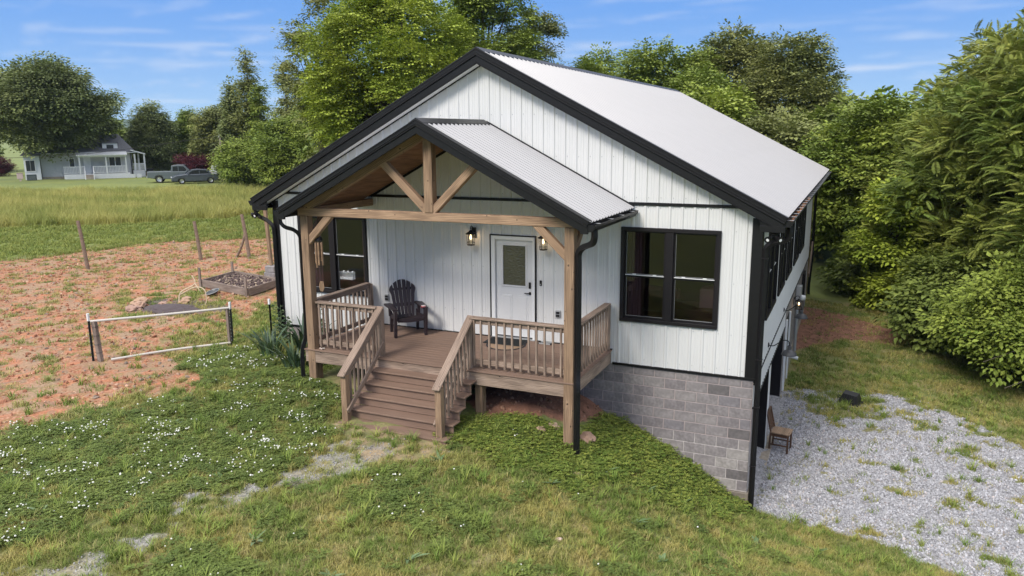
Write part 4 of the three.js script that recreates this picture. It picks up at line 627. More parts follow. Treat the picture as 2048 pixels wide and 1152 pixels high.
function scatter(name, label, category, variants, m, gen, count, accept, make, color) {
  const lists = variants.map(() => []), cols = variants.map(() => []);
  for (let i = 0; i < count; i++) { const [x, z] = gen(); const p = accept(x, z); if (p <= 0 || rnd() > p) continue; const y = ground(x, z); if (!seen(x, y, z)) continue; const k = Math.floor(rnd() * variants.length); lists[k].push(make(x, y, z)); cols[k].push(color(x, z)); }
  let n = 0; variants.forEach((g, k) => { if (!lists[k].length) return; const o = instanced(name, g, m, lists[k], scene, cols[k]); n += lists[k].length; tag(o, label[k], category, undefined, 'stuff'); });
  return n;
}
const inNear = (x0, x1, z0, z1) => () => [lerp(x0, x1, rnd()), lerp(z0, z1, rnd())];
const bad = (x, z) => underHouse(x, z) || underPorch(x, z);
const upright = (s0, s1, sink = 0.01) => (x, y, z) => mtx(x, y - sink, z, 0.25 * (rnd() - 0.5), rnd() * 6.28, 0.25 * (rnd() - 0.5), lerp(s0, s1, rnd() * rnd() * 0.6 + rnd() * 0.4));
const grassCol = (x, z) => { const a = fbm(x * 0.7, z * 0.7, 3), st = zone('straw', x, z), t = clamp(0.62 + 1.4 * a + 0.35 * (rnd() - 0.5)); const c = lin(lerp(0.42, 0.175, t), lerp(0.365, 0.24, t), lerp(0.125, 0.055, t)); if (rnd() < 0.17 + 0.40 * st) c.lerp(lin(0.48, 0.40, 0.19), 0.65); return c; };
const lawn = (x, z) => bad(x, z) ? 0 : Math.max(0.004 + 0.05 * sstep(0.1, 0.4, fbm(x * 0.6 + 90, z * 0.6, 3)), (1 - 0.985 * Math.min(1, zone('clay', x, z))) * (1 - 0.97 * zone('gravel', x, z)) * (1 - 0.93 * zone('path', x, z)) * (1 - 0.85 * zone('bare', x, z)) * (1 - 0.9 * zone('dirt', x, z)) * (1 - 0.5 * zone('dug', x, z)) * (0.35 + 0.65 * sstep(-0.45, 0.25, fbm(x * 1.3, z * 1.3, 3))));
scatter('grass', ['short mown grass blades covering the lawn', 'short fine grass thickening the lawn', 'short wispy grass between the clover'], 'grass', [tuft(1, 16, 0.03, 0.085, 0.07, 0.0042, 0.8), tuft(2, 16, 0.03, 0.095, 0.08, 0.0042, 1.1), tuft(3, 12, 0.05, 0.13, 0.06, 0.0038, 0.7)], grassMat, inNear(-11, 6, -1, 11.5), 130000, lawn, upright(0.7, 1.5), grassCol);
scatter('grass', ['grass beside and behind the house on the open side', 'sparse grass tufts over the red clay', 'bent grass beyond the clay'], 'grass', [tuft(4, 14, 0.04, 0.12, 0.10, 0.006, 0.9), tuft(5, 14, 0.05, 0.15, 0.10, 0.006, 0.9), tuft(6, 18, 0.03, 0.10, 0.12, 0.007, 0.8)], grassMat, inNear(-29, 7, -16.5, 9), 130000, (x, z) => (x > -11 && z > -1) ? 0 : lawn(x, z), upright(0.8, 1.7), grassCol);
scatter('grass', ['long arching grass clumps in the lawn', 'coarse tall grass clumps in the lawn'], 'grass', [tuft(7, 26, 0.10, 0.24, 0.06, 0.006, 1.0, 3), tuft(8, 22, 0.14, 0.30, 0.05, 0.007, 0.8, 3)], grassMat, inNear(-14, 6, -10, 11.5), 15000, (x, z) => bad(x, z) ? 0 : (zone('gravel', x, z) > 0.5 ? 0.03 : zone('clay', x, z) > 0.5 ? 0.02 : zone('path', x, z) ? 0.02 : 0.16 + 0.7 * sstep(0.08, 0.4, fbm(x * 0.9 + 31, z * 0.9, 3))), upright(0.6, 1.25), (x, z) => { const t = rnd(); return lin(lerp(0.17, 0.32, t), lerp(0.26, 0.36, t), lerp(0.055, 0.09, t)); });
scatter('clover', ['dense dark clover leaves in the lawn', 'clover leaves in thick patches', 'low clover mats'], 'clover', [leafPatch(21, 16, 0.11, 0.08, 0.025), leafPatch(22, 15, 0.11, 0.10, 0.028), leafPatch(23, 18, 0.12, 0.07, 0.022)], cloverMat, inNear(-14, 2, 0, 11.5), 50000, (x, z) => bad(x, z) ? 0 : zone('clover', x, z), upright(0.8, 1.35, 0.005), (x, z) => { const t = clamp(0.5 + 0.6 * fbm(x, z, 2) + 0.4 * (rnd() - 0.5)); return lin(lerp(0.115, 0.23, t), lerp(0.175, 0.28, t), lerp(0.045, 0.066, t)); });
scatter('ground_cover', ['bright leafy ground cover on the bank below the block wall', 'leafy weeds matting the bank'], 'ground cover', [leafPatch(31, 22, 0.15, 0.075, 0.021), leafPatch(32, 22, 0.15, 0.06, 0.018)], cloverMat, inNear(-5.2, 0.6, -0.1, 3.6), 9000, (x, z) => underHouse(x, z) || (underPorch(x, z) && z < 1.9) ? 0 : zone('lush', x, z) * (0.25 + 0.75 * sstep(-0.35, 0.1, fbm(x * 1.7 + 3, z * 1.7, 3))), upright(0.8, 1.8, 0.005), (x, z) => { const t = rnd(); return lin(lerp(0.13, 0.29, t), lerp(0.205, 0.325, t), lerp(0.036, 0.065, t)); });
const flowerHead = (() => { const g = new THREE.IcosahedronGeometry(0.0115, 1), p = g.attributes.position, h = mulberry(4), seenP = {}; for (let i = 0; i < p.count; i++) { const k = [p.getX(i), p.getY(i), p.getZ(i)].map(v => v.toFixed(4)).join(); const s = seenP[k] ??= 0.8 + 0.4 * h(); p.setXYZ(i, p.getX(i) * s, p.getY(i) * s * 0.9 + 0.085, p.getZ(i) * s); } g.computeVertexNormals(); g.deleteAttribute('uv'); const s = tubeGeo([[0, 0, 0], [0.004, 0.04, 0.002], [0, 0.08, 0]], 0.0012, 0.001, 3, 2).toNonIndexed(); s.deleteAttribute('uv'); const col = (q, r, gg, b) => { const a = new Float32Array(q.attributes.position.count * 3); for (let i = 0; i < a.length; i += 3) { a[i] = r; a[i + 1] = gg; a[i + 2] = b; } q.setAttribute('color', new THREE.BufferAttribute(a, 3)); return q; }; return mergeGeometries([col(g, 0.80, 0.79, 0.72), col(s, 0.12, 0.2, 0.05)]); })();
scatter('clover_flowers', ['small white clover flower heads dotting the patches'], 'flowers', [flowerHead], mat(lin(1, 1, 1), { vertexColors: true, roughness: 0.9 }), inNear(-14, 2, 0.5, 11.5), 36000, (x, z) => bad(x, z) ? 0 : zone('clover', x, z) * (x < -6 ? 0.95 : 0.14) * (0.05 + 0.95 * sstep(0.0, 0.42, fbm(x * 0.95 + 70, z * 0.95, 4))), upright(0.75, 1.45, 0.0), () => lin(1, 1, 1));
scatter('meadow_grass', ['tall seeding meadow grass of the hayfield', 'tall green hay standing in the field', 'pale feathery hay in the field'], 'meadow grass', [tuft(41, 34, 0.5, 0.95, 0.28, 0.011, 0.45), tuft(42, 34, 0.45, 0.85, 0.30, 0.012, 0.5), tuft(43, 30, 0.6, 1.05, 0.25, 0.009, 0.4)], grassMat, inNear(-115, -14, -64, -4), 70000, (x, z) => inMeadow(x, z) ? clamp(1.15 - Math.hypot(x, z) / 190) : 0, upright(0.75, 1.25, 0.05), (x, z) => { const t = clamp(0.5 + 0.8 * fbm(x * 0.09, z * 0.2, 3) + 0.5 * (rnd() - 0.5)); return lin(lerp(0.27, 0.50, t), lerp(0.31, 0.46, t), lerp(0.085, 0.17, t)); });
scatter('grass', ['mown green strip between the clay and the hayfield', 'rough grass at the hayfield edge'], 'grass', [tuft(44, 24, 0.06, 0.16, 0.22, 0.012, 0.9), tuft(45, 24, 0.08, 0.22, 0.22, 0.012, 0.8)], grassMat, inNear(-62, -14, -34, 2), 30000, (x, z) => inMeadow(x, z) || inside(POLY.clay, x, z) ? 0 : 0.9, upright(0.8, 1.5), (x, z) => { const t = rnd(); return lin(lerp(0.19, 0.31, t), lerp(0.25, 0.33, t), lerp(0.06, 0.085, t)); });
// stones
const stoneGeo = (seed, sq = 0.7) => { const g = new THREE.IcosahedronGeometry(1, 0), p = g.attributes.position, r = mulberry(seed), S = {}; for (let i = 0; i < p.count; i++) { const k = [p.getX(i), p.getY(i), p.getZ(i)].map(v => v.toFixed(3)).join(); const s = S[k] ??= 0.65 + 0.6 * r(); p.setXYZ(i, p.getX(i) * s, p.getY(i) * s * sq, p.getZ(i) * s); } g.computeVertexNormals(); return g; };
const stones = [stoneGeo(1, 0.6), stoneGeo(2, 0.75), stoneGeo(3, 0.5)], stoneMat = mat(lin(1, 1, 1), { roughness: 0.95 });
const tumble = (s0, s1, sink) => (x, y, z) => { const s = lerp(s0, s1, rnd() ** 2.2); return mtx(x, y + s * sink, z, rnd() * 6, rnd() * 6, rnd() * 6, s, s * (0.7 + 0.5 * rnd()), s * (0.7 + 0.6 * rnd())); };
scatter('gravel', ['loose grey crushed gravel on the parking lot', 'pale gravel chips of the lot', 'blue grey gravel chips of the lot'], 'gravel', stones, stoneMat, inNear(0.1, 7.5, -9, 2), 90000, (x, z) => underHouse(x, z) ? 0 : zone('gravel', x, z) * (z < -5 ? 0.6 : 1), tumble(0.011, 0.030, 0.3), () => { const v = 0.19 + 0.34 * rnd(); return rnd() < 0.08 ? lin(v * 1.05, v * 0.92, v * 0.88) : lin(v, v * 0.99, v * 1.05); });
scatter('gravel', ['worn gravel of the footpath to the steps', 'small pale gravel of the footpath', 'fine grey gravel of the footpath'], 'gravel', stones, stoneMat, inNear(-8, -4, 3.3, 10.5), 26000, (x, z) => bad(x, z) ? 0 : Math.max(zone('path', x, z), 0.18 * zone('bare', x, z)) * 0.8, tumble(0.006, 0.02, 0.2), () => { const v = 0.19 + 0.24 * rnd(); return lin(v, v * 0.96, v * 0.93); });
scatter('pebbles', ['broken chert stones scattered over the red clay', 'orange clay clods on the bare ground', 'small pale stones on the clay'], 'pebbles', stones, stoneMat, inNear(-32, -9, -14, 9), 42000, (x, z) => zone('clay', x, z) * (0.25 + 0.75 * sstep(-0.3, 0.35, fbm(x * 0.8 + 11, z * 0.8, 3))), tumble(0.010, 0.060, 0.15), () => { const t = rnd(), v = 0.75 + 0.5 * rnd(); return t < 0.68 ? lin(0.32 * v, 0.142 * v, 0.082 * v) : t < 0.85 ? lin(0.48 * v, 0.30 * v, 0.21 * v) : lin(0.27 * v, 0.21 * v, 0.165 * v); });
scatter('pebbles', ['earth clods and stones under the deck and on the dug bank', 'reddish clods on dug soil'], 'pebbles', stones.slice(0, 2), stoneMat, inNear(-5.4, 4, -15.5, 2.4), 16000, (x, z) => underHouse(x, z) ? 0 : zone('dirt', x, z) * 0.6, tumble(0.012, 0.05, 0.2), () => { const v = 0.6 + 0.6 * rnd(); return lin(0.28 * v, 0.155 * v, 0.10 * v); });
// ------------------------------------------------------------------ things on the porch
{ // plastic chair
  const m = mat(lin(0.024, 0.015, 0.019), { roughness: 0.5 });
  const o = thing('adirondack_chair', 'dark plum plastic lounge chair with fan-shaped slatted back on the deck', 'chair', [-7.02, YD, 0.50], 0.80); o.scale.setScalar(1.06);
  const slab = (name, pts, depth, bev, place, parent = o) => { const p = part(name, metreUV(extrude(shapeOf(pts), depth, bev, 6)), m, parent); place(p); return p; };
  // seat: contoured sheet
  const sg = new THREE.BoxGeometry(0.50, 0.03, 0.50, 10, 1, 12), sp = sg.attributes.position; for (let i = 0; i < sp.count; i++) { const z = sp.getZ(i), x = sp.getX(i), t = (z + 0.25) / 0.5; sp.setY(i, sp.getY(i) + 0.30 + 0.085 * t - 0.05 * Math.max(0, t - 0.85) / 0.15 - 0.025 * Math.cos(x * 5)); sp.setX(i, x * (0.86 + 0.16 * t)); } sg.computeVertexNormals(); part('seat', sg, m, o).position.z = 0.04;
  // back: six fanned slats with an arched top
  const back = new THREE.Group(); back.name = 'backrest'; o.add(back); back.position.set(0, 0.30, -0.19); back.rotation.x = -0.30;
  for (let k = 0; k < 6; k++) {
    const f = (k - 2.5), b0 = f * 0.066, t0 = f * 0.094, hTop = 0.76 - 0.030 * f * f * 0.62, w0 = 0.023, w1 = 0.034, g = 0.0; const pts = [[b0 - w0, 0], [b0 + w0, 0], [t0 * 0.86 + w1 * 0.92, 0.46], ...[1, 0.5, 0, -0.5, -1].map(e => { const x = t0 + e * w1; return [x, 0.765 - 2.3 * x * x - (Math.abs(f) > 2 && e * f > 0.9 * Math.abs(f) ? 0.03 : 0)]; }), [t0 * 0.86 - w1 * 0.92, 0.46]];
    slab('slat', pts, 0.014, 0.004, p => p.position.set(0, 0, -0.05 * (1 - Math.abs(f) / 3) * 0.6), back);
  }
  slab('cross_rail', [[-0.22, 0.23], [0.22, 0.23], [0.225, 0.29], [-0.225, 0.29]], 0.02, 0.004, p => p.position.z = -0.055, back); slab('cross_rail', [[-0.24, 0.56], [0.24, 0.56], [0.245, 0.60], [-0.245, 0.60]], 0.016, 0.003, p => p.position.z = -0.055, back);
  slab('lower_panel', [[-0.19, 0.0], [0.19, 0.0], [0.20, 0.06], [-0.20, 0.06]], 0.02, 0.003, p => p.position.z = -0.04, back);
  for (const s of [-1, 1]) {
    const arm = [[-0.30, -0.055], [-0.1, -0.05], [0.18, -0.075], [0.33, -0.075], [0.355, -0.045], [0.355, 0.045], [0.33, 0.07], [0.18, 0.065], [-0.1, 0.035], [-0.30, 0.03]]; // along z
    slab('armrest', arm, 0.022, 0.006, p => { p.rotation.set(-Math.PI / 2, 0, Math.PI / 2); p.scale.y = s; p.position.set(s * 0.315, 0.545, -0.02); p.rotation.set(Math.PI / 2, 0, -Math.PI / 2); p.position.y = 0.565; });
    const leg = [[0.20, 0], [0.275, 0], [0.345, 0.54], [0.20, 0.54], [0.185, 0.36]]; slab('leg', leg, 0.04, 0.006, p => { p.rotation.y = -Math.PI / 2; p.position.set(s * 0.305 + 0.02, 0.002, 0); });
    const rear = [[-0.30, 0], [-0.245, 0], [-0.17, 0.36], [-0.28, 0.42]]; slab('leg', rear, 0.035, 0.006, p => { p.rotation.y = -Math.PI / 2; p.position.set(s * 0.27 + 0.018, 0.002, 0); });
    slab('side_rail', [[-0.26, 0.30], [0.27, 0.35], [0.27, 0.41], [-0.26, 0.36]], 0.03, 0.005, p => { p.rotation.y = -Math.PI / 2; p.position.set(s * 0.272 + 0.015, 0, 0); });
    slab('arm_support', [[-0.26, 0.34], [-0.21, 0.34], [-0.20, 0.545], [-0.29, 0.545]], 0.03, 0.005, p => { p.rotation.y = -Math.PI / 2; p.position.set(s * 0.30 + 0.015, 0, 0); });
  }
  slab('front_apron', [[-0.285, 0.38], [-0.25, 0.31], [-0.12, 0.335], [0.12, 0.335], [0.25, 0.31], [0.285, 0.38]], 0.02, 0.005, p => p.position.z = 0.265);
  const q = thing('cloth_packet', 'small red and white packet resting on the plastic chair arm', 'packet', [-6.66, 3.078, 0.44], 0.5); box('wrapper', q, mat(lin(0.35, 0.06, 0.07), { roughness: 0.6 }), [-0.05, 0.05], [0, 0.03], [-0.06, 0.06], 0.012); box('fold', q, mat(lin(0.7, 0.62, 0.6), { roughness: 0.7 }), [-0.03, 0.045], [0.030, 0.042], [-0.03, 0.05], 0.006).rotation.y = 0.5;
}
{ // mats
  const r = thing('round_mat', 'round tan mat with a dark border under the black doormat', 'mat', [-4.72, YD + 0.001, 0.52]);
  lathe('mat_pad', r, mat(lin(0.30, 0.20, 0.13), { roughness: 1 }), [[0.001, 0], [0.355, 0], [0.36, 0.003], [0.355, 0.007], [0.001, 0.007]], 48); lathe('border', r, mat(lin(0.03, 0.025, 0.03), { roughness: 1 }), [[0.361, 0], [0.40, 0], [0.404, 0.004], [0.40, 0.009], [0.361, 0.008]], 48);
  const d = thing('doormat', 'rectangular black rubber doormat in front of the door', 'doormat', [-4.80, YD + 0.011, 0.33], 0.03); const rub = mat(lin(0.015, 0.016, 0.017), { roughness: 0.95 }); box('pad', d, rub, [-0.42, 0.42], [0, 0.009], [-0.24, 0.24], 0.004); for (let i = 0; i < 13; i++) box('ridge', d, rub, [-0.37, 0.37], [0.0092, 0.014], [-0.2 + i * 0.0325, -0.185 + i * 0.0325], 0.002);
  const t = thing('boot_tray', 'small dark tray on the deck against the wall below the outlet', 'tray', [-4.02, YD, 0.14], 0); box('tray_base', t, M.frameBlack, [-0.13, 0.13], [0.001, 0.008], [-0.06, 0.06], 0.003); for (const s of [-1, 1]) { box('rim', t, M.frameBlack, [s * 0.13 - 0.006, s * 0.13 + 0.006], [0.001, 0.03], [-0.066, 0.066], 0.003); box('rim', t, M.galv, [-0.123, 0.123], [0.001, 0.03], [s * 0.06 - 0.006, s * 0.06 + 0.006], 0.003); }
}
{ // wind chime under the chord, feeder on the window, shells on the deck
  const c = thing('wind_chime', 'wooden tube wind chime hanging by the porch post', 'wind chime', [-7.95, 5.13, 2.12]); const wood = mat(lin(0.45, 0.30, 0.19), { map: grainA, roughness: 0.7 });
  tube('cord', c, M.dark, [[0, 0, 0], [0, -0.46, 0]], 0.004); lathe('top_disc', c, M.frameBlack, [[0.001, -0.40], [0.05, -0.41], [0.085, -0.46], [0.085, -0.485], [0.001, -0.485]], 20);
  for (let k = 0; k < 6; k++) { const a = k / 6 * 6.283, x = Math.cos(a) * 0.062, z = Math.sin(a) * 0.062, L = [0.36, 0.44, 0.40, 0.50, 0.38, 0.46][k]; tube('chime_tube', c, wood, [[x, -0.52, z], [x * 1.05, -0.52 - L, z * 1.05]], 0.021, 0.021, 10); tube('string', c, M.dark, [[x, -0.48, z], [x, -0.53, z]], 0.002, 0.002, 4); }
  tube('cord', c, M.dark, [[0, -0.48, 0], [0.02, -1.30, 0]], 0.003, 0.003, 4); const sail = part('sail', metreUV(extrude(shapeOf([[-0.03, 0], [0.03, 0], [0.05, -0.12], [0.02, -0.20], [-0.03, -0.19], [-0.05, -0.1]]), 0.012, 0.003)), wood, c); sail.position.set(0.02, -1.29, 0); sail.rotation.y = 0.4;
  const f = thing('bird_feeder', 'clear plastic bird feeder stuck on the window pane', 'bird feeder', [-8.78, 3.47, 0.07]); const pl = phys(lin(0.92, 0.93, 0.94), { roughness: 0.06, transmission: 0.85, thickness: 0 });
  box('tray', f, pl, [-0.17, 0.17], [0, 0.012], [0, 0.11]); box('back', f, pl, [-0.17, 0.17], [0.013, 0.16], [0, 0.008]); box('front_lip', f, pl, [-0.17, 0.17], [0.013, 0.06], [0.10, 0.11]); for (const s of [-1, 1]) box('side', f, pl, [s * 0.166 - 0.004, s * 0.166 + 0.004], [0.013, 0.15], [0.009, 0.099]); box('roof', f, pl, [-0.18, 0.18], [0.161, 0.170], [-0.01, 0.13]); for (const s of [-1, 0, 1]) lathe('suction_cup', f, M.white, [[0.001, 0.0], [0.02, 0.0], [0.018, 0.012], [0.001, 0.014]], 12).position.set(s * 0.12, 0.172, 0.02);
  const sh = [[-7.98, 2.215], [-7.93, 2.235], [-7.90, 2.205]]; sh.forEach(([x, z], i) => { const p = thing('shell', ['pinkish sea shell on the deck edge at the post, beside the railing', 'small pale sea shell on the deck edge at the post', 'tan sea shell on the deck edge by the first baluster'][i], 'shell', [x, YD + 0.001, z], i * 1.3, 'shells on the deck corner'); const w = tubeGeo([[0, 0.018, 0], [0.012, 0.02, 0.012], [0.022, 0.014, -0.004], [0.034, 0.010, 0.004]], 0.019, 0.003, 9, 10); part('shell_spiral', w, mat(lin(0.55 - 0.06 * i, 0.42, 0.36), { roughness: 0.5 }), p); part('lip', tubeGeo([[-0.008, 0.02, -0.012], [-0.012, 0.014, 0.004], [-0.004, 0.012, 0.016]], 0.008, 0.004, 7, 6), mat(lin(0.6, 0.5, 0.45), { roughness: 0.5 }), p); });
}
// ------------------------------------------------------------------ things in the yard
const gy = (x, z) => ground(x, z);
{ // gate frame of posts and white pipe
  const A = [-13.70, 2.86], B = [-11.68, 0.74], ya = gy(...A), yb = gy(...B), o = thing('garden_gate', 'low garden gate frame of posts joined by white plastic pipes', 'gate'); const pvc = mat(lin(0.55, 0.505, 0.455), { roughness: 0.5 });
  const steel = mat(lin(0.02, 0.024, 0.024), { roughness: 0.6 });
  for (const [p, y, h] of [[A, ya, 1.08], [B, yb, 1.02]]) { box('steel_post', o, steel, [p[0] - 0.03, p[0] + 0.012], [y - 0.2, y + h - 0.17], [p[1] - 0.006, p[1] + 0.006], 0.002); box('steel_post', o, steel, [p[0] - 0.012, p[0] - 0.004], [y - 0.2, y + h - 0.17], [p[1] + 0.007, p[1] + 0.04], 0.002); for (let k = 0; k < 9; k++) box('stud', o, M.galv, [p[0] - 0.02, p[0] - 0.004], [y + 0.1 + k * 0.085, y + 0.115 + k * 0.085], [p[1] + 0.041, p[1] + 0.050], 0.002); box('post_tip', o, M.white, [p[0] - 0.03, p[0] + 0.012], [y + h - 0.169, y + h], [p[1] - 0.008, p[1] + 0.042], 0.004); }
  bar('wood_post', o, M.greyWood, [A[0] + 0.15, ya - 0.2, A[1] - 0.06], [A[0] + 0.06, ya + 0.90, A[1] - 0.06], 0.11, 0.09, 0.01, V(0, 0, 1)); bar('wood_post', o, M.greyWood, [B[0] - 0.06, yb - 0.2, B[1] + 0.05], [B[0] - 0.07, yb + 0.86, B[1] + 0.05], 0.07, 0.07, 0.006, V(0, 0, 1));
  tube('top_pipe', o, pvc, [[A[0] + 0.02, ya + 0.90, A[1]], [(A[0] + B[0]) / 2, (ya + yb) / 2 + 0.88, (A[1] + B[1]) / 2], [B[0], yb + 0.88, B[1]]], 0.028, 0.028, 12); tube('bottom_pipe', o, pvc, [[A[0] + 0.42, gy(A[0] + 0.42, A[1] - 0.1) + 0.05, A[1] - 0.1], [-12.6, gy(-12.6, 1.75) + 0.06, 1.75], [B[0] - 0.02, yb + 0.05, B[1] + 0.08]], 0.028, 0.028, 12);
  for (const h of [0.2, 0.38, 0.58, 0.78]) { const t = h / 0.9, x = A[0] + 0.13 - 0.07 * t; part('wire_band', new THREE.TorusGeometry(0.075, 0.0035, 5, 20), steel, o).position.set(x, ya + h, A[1] - 0.06); o.children.at(-1).rotation.x = Math.PI / 2; }
}
function fencePost(label, x, z, h, lx, lz, brace) {
  const y = gy(x, z), o = thing('fence_post', label, 'post', [x, y, z], 0, 'round wooden posts along the clay'); const g = tubeGeo([[0, -0.3, 0], [lx * 0.5, h * 0.5, lz * 0.5], [lx, h, lz]], 0.075, 0.062, 10, 6); part('post_shaft', g, M.oldWood, o);
  if (brace) part('brace', tubeGeo([[lx * 0.6, h * 0.6, 0], [-0.30, h * 0.3, 0.06], [-0.62, -0.05, 0.12]], 0.05, 0.05, 8, 4), M.oldWood, o); return o;
}
fencePost('round wooden fence post in stony red clay with grass tufts about it', -24.66, -5.43, 1.82, -0.20, 0.06); fencePost('slim wooden fence post on red clay, standing alone between two posts', -22.38, -8.72, 1.56, -0.17, 0.05); fencePost('leaning wooden fence post held up by a diagonal brace', -20.74, -9.67, 1.74, -0.25, 0.02, true);
{ const x = -16.52, z = -6.2, y = gy(x, z), o = thing('clothesline_post', 'tan wooden post set on a grey concrete block behind the house corner', 'post', [x, y, z]); box('concrete_base', o, M.blocks[1], [-0.24, 0.22], [-0.1, 0.24], [-0.2, 0.2], 0.02); box('concrete_base', o, M.blocks[3], [-0.20, 0.2], [0.241, 0.46], [-0.18, 0.18], 0.02); bar('post_shaft', o, M.post, [-0.05, 0.46, 0], [-0.16, 2.35, 0], 0.11, 0.10, 0.008, V(0, 0, 1)); }
{ // raised bed
  const F = [-15.30, -3.68], L = [-17.78, -4.28], R = [-15.56, -5.38], B = [-18.0, -5.95], h = 0.24, o = thing('raised_bed', 'weathered board raised garden bed filled with dark soil', 'raised bed'), y0 = gy(...F);
  const P = (p, y) => [p[0], y, p[1]]; for (const [p, q] of [[F, L], [F, R], [L, B], [R, B]]) bar('bed_board', o, M.greyWood, P(p, y0 + h / 2 + 0.02), P(q, y0 + h / 2 + 0.02), 0.045, h, 0.006);
  for (const [p, hh] of [[F, 0.58], [L, 0.66], [B, 0.58]]) bar('stake', o, M.greyWood, [p[0] - 0.03, y0 - 0.15, p[1] + 0.05], [p[0] - 0.04, y0 + hh, p[1] + 0.05], 0.085, 0.05, 0.005, V(0, 0, 1));
  const g = new THREE.PlaneGeometry(1, 1, 40, 26), p = g.attributes.position; for (let i = 0; i < p.count; i++) { const u = p.getX(i) + 0.5, v = p.getY(i) + 0.5, x = lerp(lerp(F[0], L[0], u), lerp(R[0], B[0], u), v), z = lerp(lerp(F[1], L[1], u), lerp(R[1], B[1], u), v); p.setXYZ(i, x, y0 + 0.17 + 0.05 * fbm(x * 3, z * 3, 3), z); } g.computeVertexNormals(); part('soil', g, mat(lin(0.105, 0.075, 0.072), { roughness: 1 }), o);
  const ls = [], cs = []; for (let i = 0; i < 1500; i++) { const u = 0.03 + 0.94 * rnd(), v = 0.03 + 0.94 * rnd(), x = lerp(lerp(F[0], L[0], u), lerp(R[0], B[0], u), v), z = lerp(lerp(F[1], L[1], u), lerp(R[1], B[1], u), v), s = 0.012 + 0.03 * rnd(); ls.push(mtx(x, y0 + 0.18 + 0.05 * fbm(x * 3, z * 3, 3), z, rnd() * 6, rnd() * 6, rnd() * 6, s * (1 + 2 * rnd()), s * 0.6, s)); const v2 = 0.5 + rnd(); cs.push(rnd() < 0.25 ? lin(0.36 * v2, 0.28 * v2, 0.21 * v2) : lin(0.11 * v2, 0.075 * v2, 0.072 * v2)); } const mu = instanced('mulch', stones[0], stoneMat, ls, o, cs);
}
{ const x = -16.5, z = -3.45, o = thing('bowl', 'shallow grey bowl tipped on the grass by the raised bed', 'bowl', [x, gy(x, z) + 0.05, z]); const b = lathe('dish', o, mat(lin(0.06, 0.065, 0.07), { roughness: 0.4 }), [[0.001, 0], [0.13, 0.0], [0.19, 0.04], [0.215, 0.08], [0.208, 0.08], [0.18, 0.046], [0.125, 0.012], [0.001, 0.012]], 28); b.rotation.set(0.28, 0, 0.15); const r = part('rim', new THREE.TorusGeometry(0.212, 0.007, 6, 32), M.galv, b); r.rotation.x = Math.PI / 2; r.position.y = 0.08; }
{ const x = -16.1, z = -2.5, o = thing('dead_branch', 'bleached forked dead branch lying by the soil heap', 'branch', [x, gy(x, z), z]); const w = mat(lin(0.55, 0.43, 0.30), { roughness: 0.9 }); const P = [[-0.55, 0.0, 0.25], [-0.5, 0.35, 0.2], [-0.1, 0.62, 0.0], [-0.25, 0.85, -0.05]]; tube('stem', o, w, P, 0.024, 0.012, 7); tube('twig', o, w, [[-0.5, 0.30, 0.2], [-0.05, 0.52, 0.05], [0.35, 0.48, 0.1], [0.45, 0.2, 0.15], [0.42, 0.0, 0.2]], 0.018, 0.01, 6); tube('twig', o, w, [[-0.1, 0.62, 0], [0.12, 0.50, 0.1], [0.2, 0.42, 0.1]], 0.014, 0.008, 6); }
function rock(label, x, z, s, seed, col, sq = 0.6, group = 'loose rocks about the soil heap') { const g0 = new THREE.IcosahedronGeometry(1, 3), p = g0.attributes.position; for (let i = 0; i < p.count; i++) { const a = V(p.getX(i), p.getY(i), p.getZ(i)), k = 1 + 0.34 * n3(a.x * 1.1 + seed, a.y * 1.1, a.z * 1.1) + 0.10 * n3(a.x * 3.4, a.y * 3.4 + seed, a.z * 3.4); p.setXYZ(i, a.x * k, a.y * k * sq, a.z * k * 0.85); } const g = mergeVertices(g0.deleteAttribute('normal').deleteAttribute('uv')); g.computeVertexNormals(); const o = part('rock', toCreasedNormals(g, 0.5), mat(lin(...col), { roughness: 0.95 }), scene); o.scale.setScalar(s); o.position.set(x, gy(x, z) + s * sq * 0.45, z); o.rotation.y = seed; return tag(o, label, 'rock', group); }
[[-17.75, -1.85, 0.24, 'broad tan rock on the heap beside the low plants'], [-17.45, -1.55, 0.20, 'orange brown rock leaning on the heap'], [-17.25, -1.15, 0.22, 'flat tan rock at the front of the heap'], [-16.55, -2.35, 0.17, 'brown rock half sunk in dark soil'], [-16.85, -2.75, 0.15, 'pinkish rock behind the dug soil'], [-17.05, -2.05, 0.14, 'small tan rock between the larger ones']].forEach(([x, z, s, l], i) => rock(l, x, z, s, i * 1.7 + 1, [0.42 - 0.03 * (i % 3), 0.27 - 0.02 * (i % 3), 0.18], 0.5));
[[-3.18, 1.86, 0.12, 'tan rock behind the porch post', [0.40, 0.29, 0.21]], [-2.60, 1.75, 0.17, 'orange clay rock beside the porch downspout', [0.38, 0.24, 0.17]], [-3.35, 2.15, 0.13, 'brown rock in the ground cover below the deck', [0.33, 0.22, 0.15]], [-2.36, 2.95, 0.08, 'small peach stone on the lawn below the post', [0.55, 0.38, 0.28]], [-3.28, 3.35, 0.07, 'small orange stone in the grass', [0.5, 0.3, 0.2]], [-1.45, 0.12, 0.11, 'tan stone against the block wall', [0.36, 0.27, 0.18]], [-1.9, 5.0, 0.05, 'pale pebble in the open lawn', [0.55, 0.42, 0.35]]].forEach(([x, z, s, l, c], i) => rock(l, x, z, s, i * 2.3 + 31, c, 0.6, 'stones near the porch'));
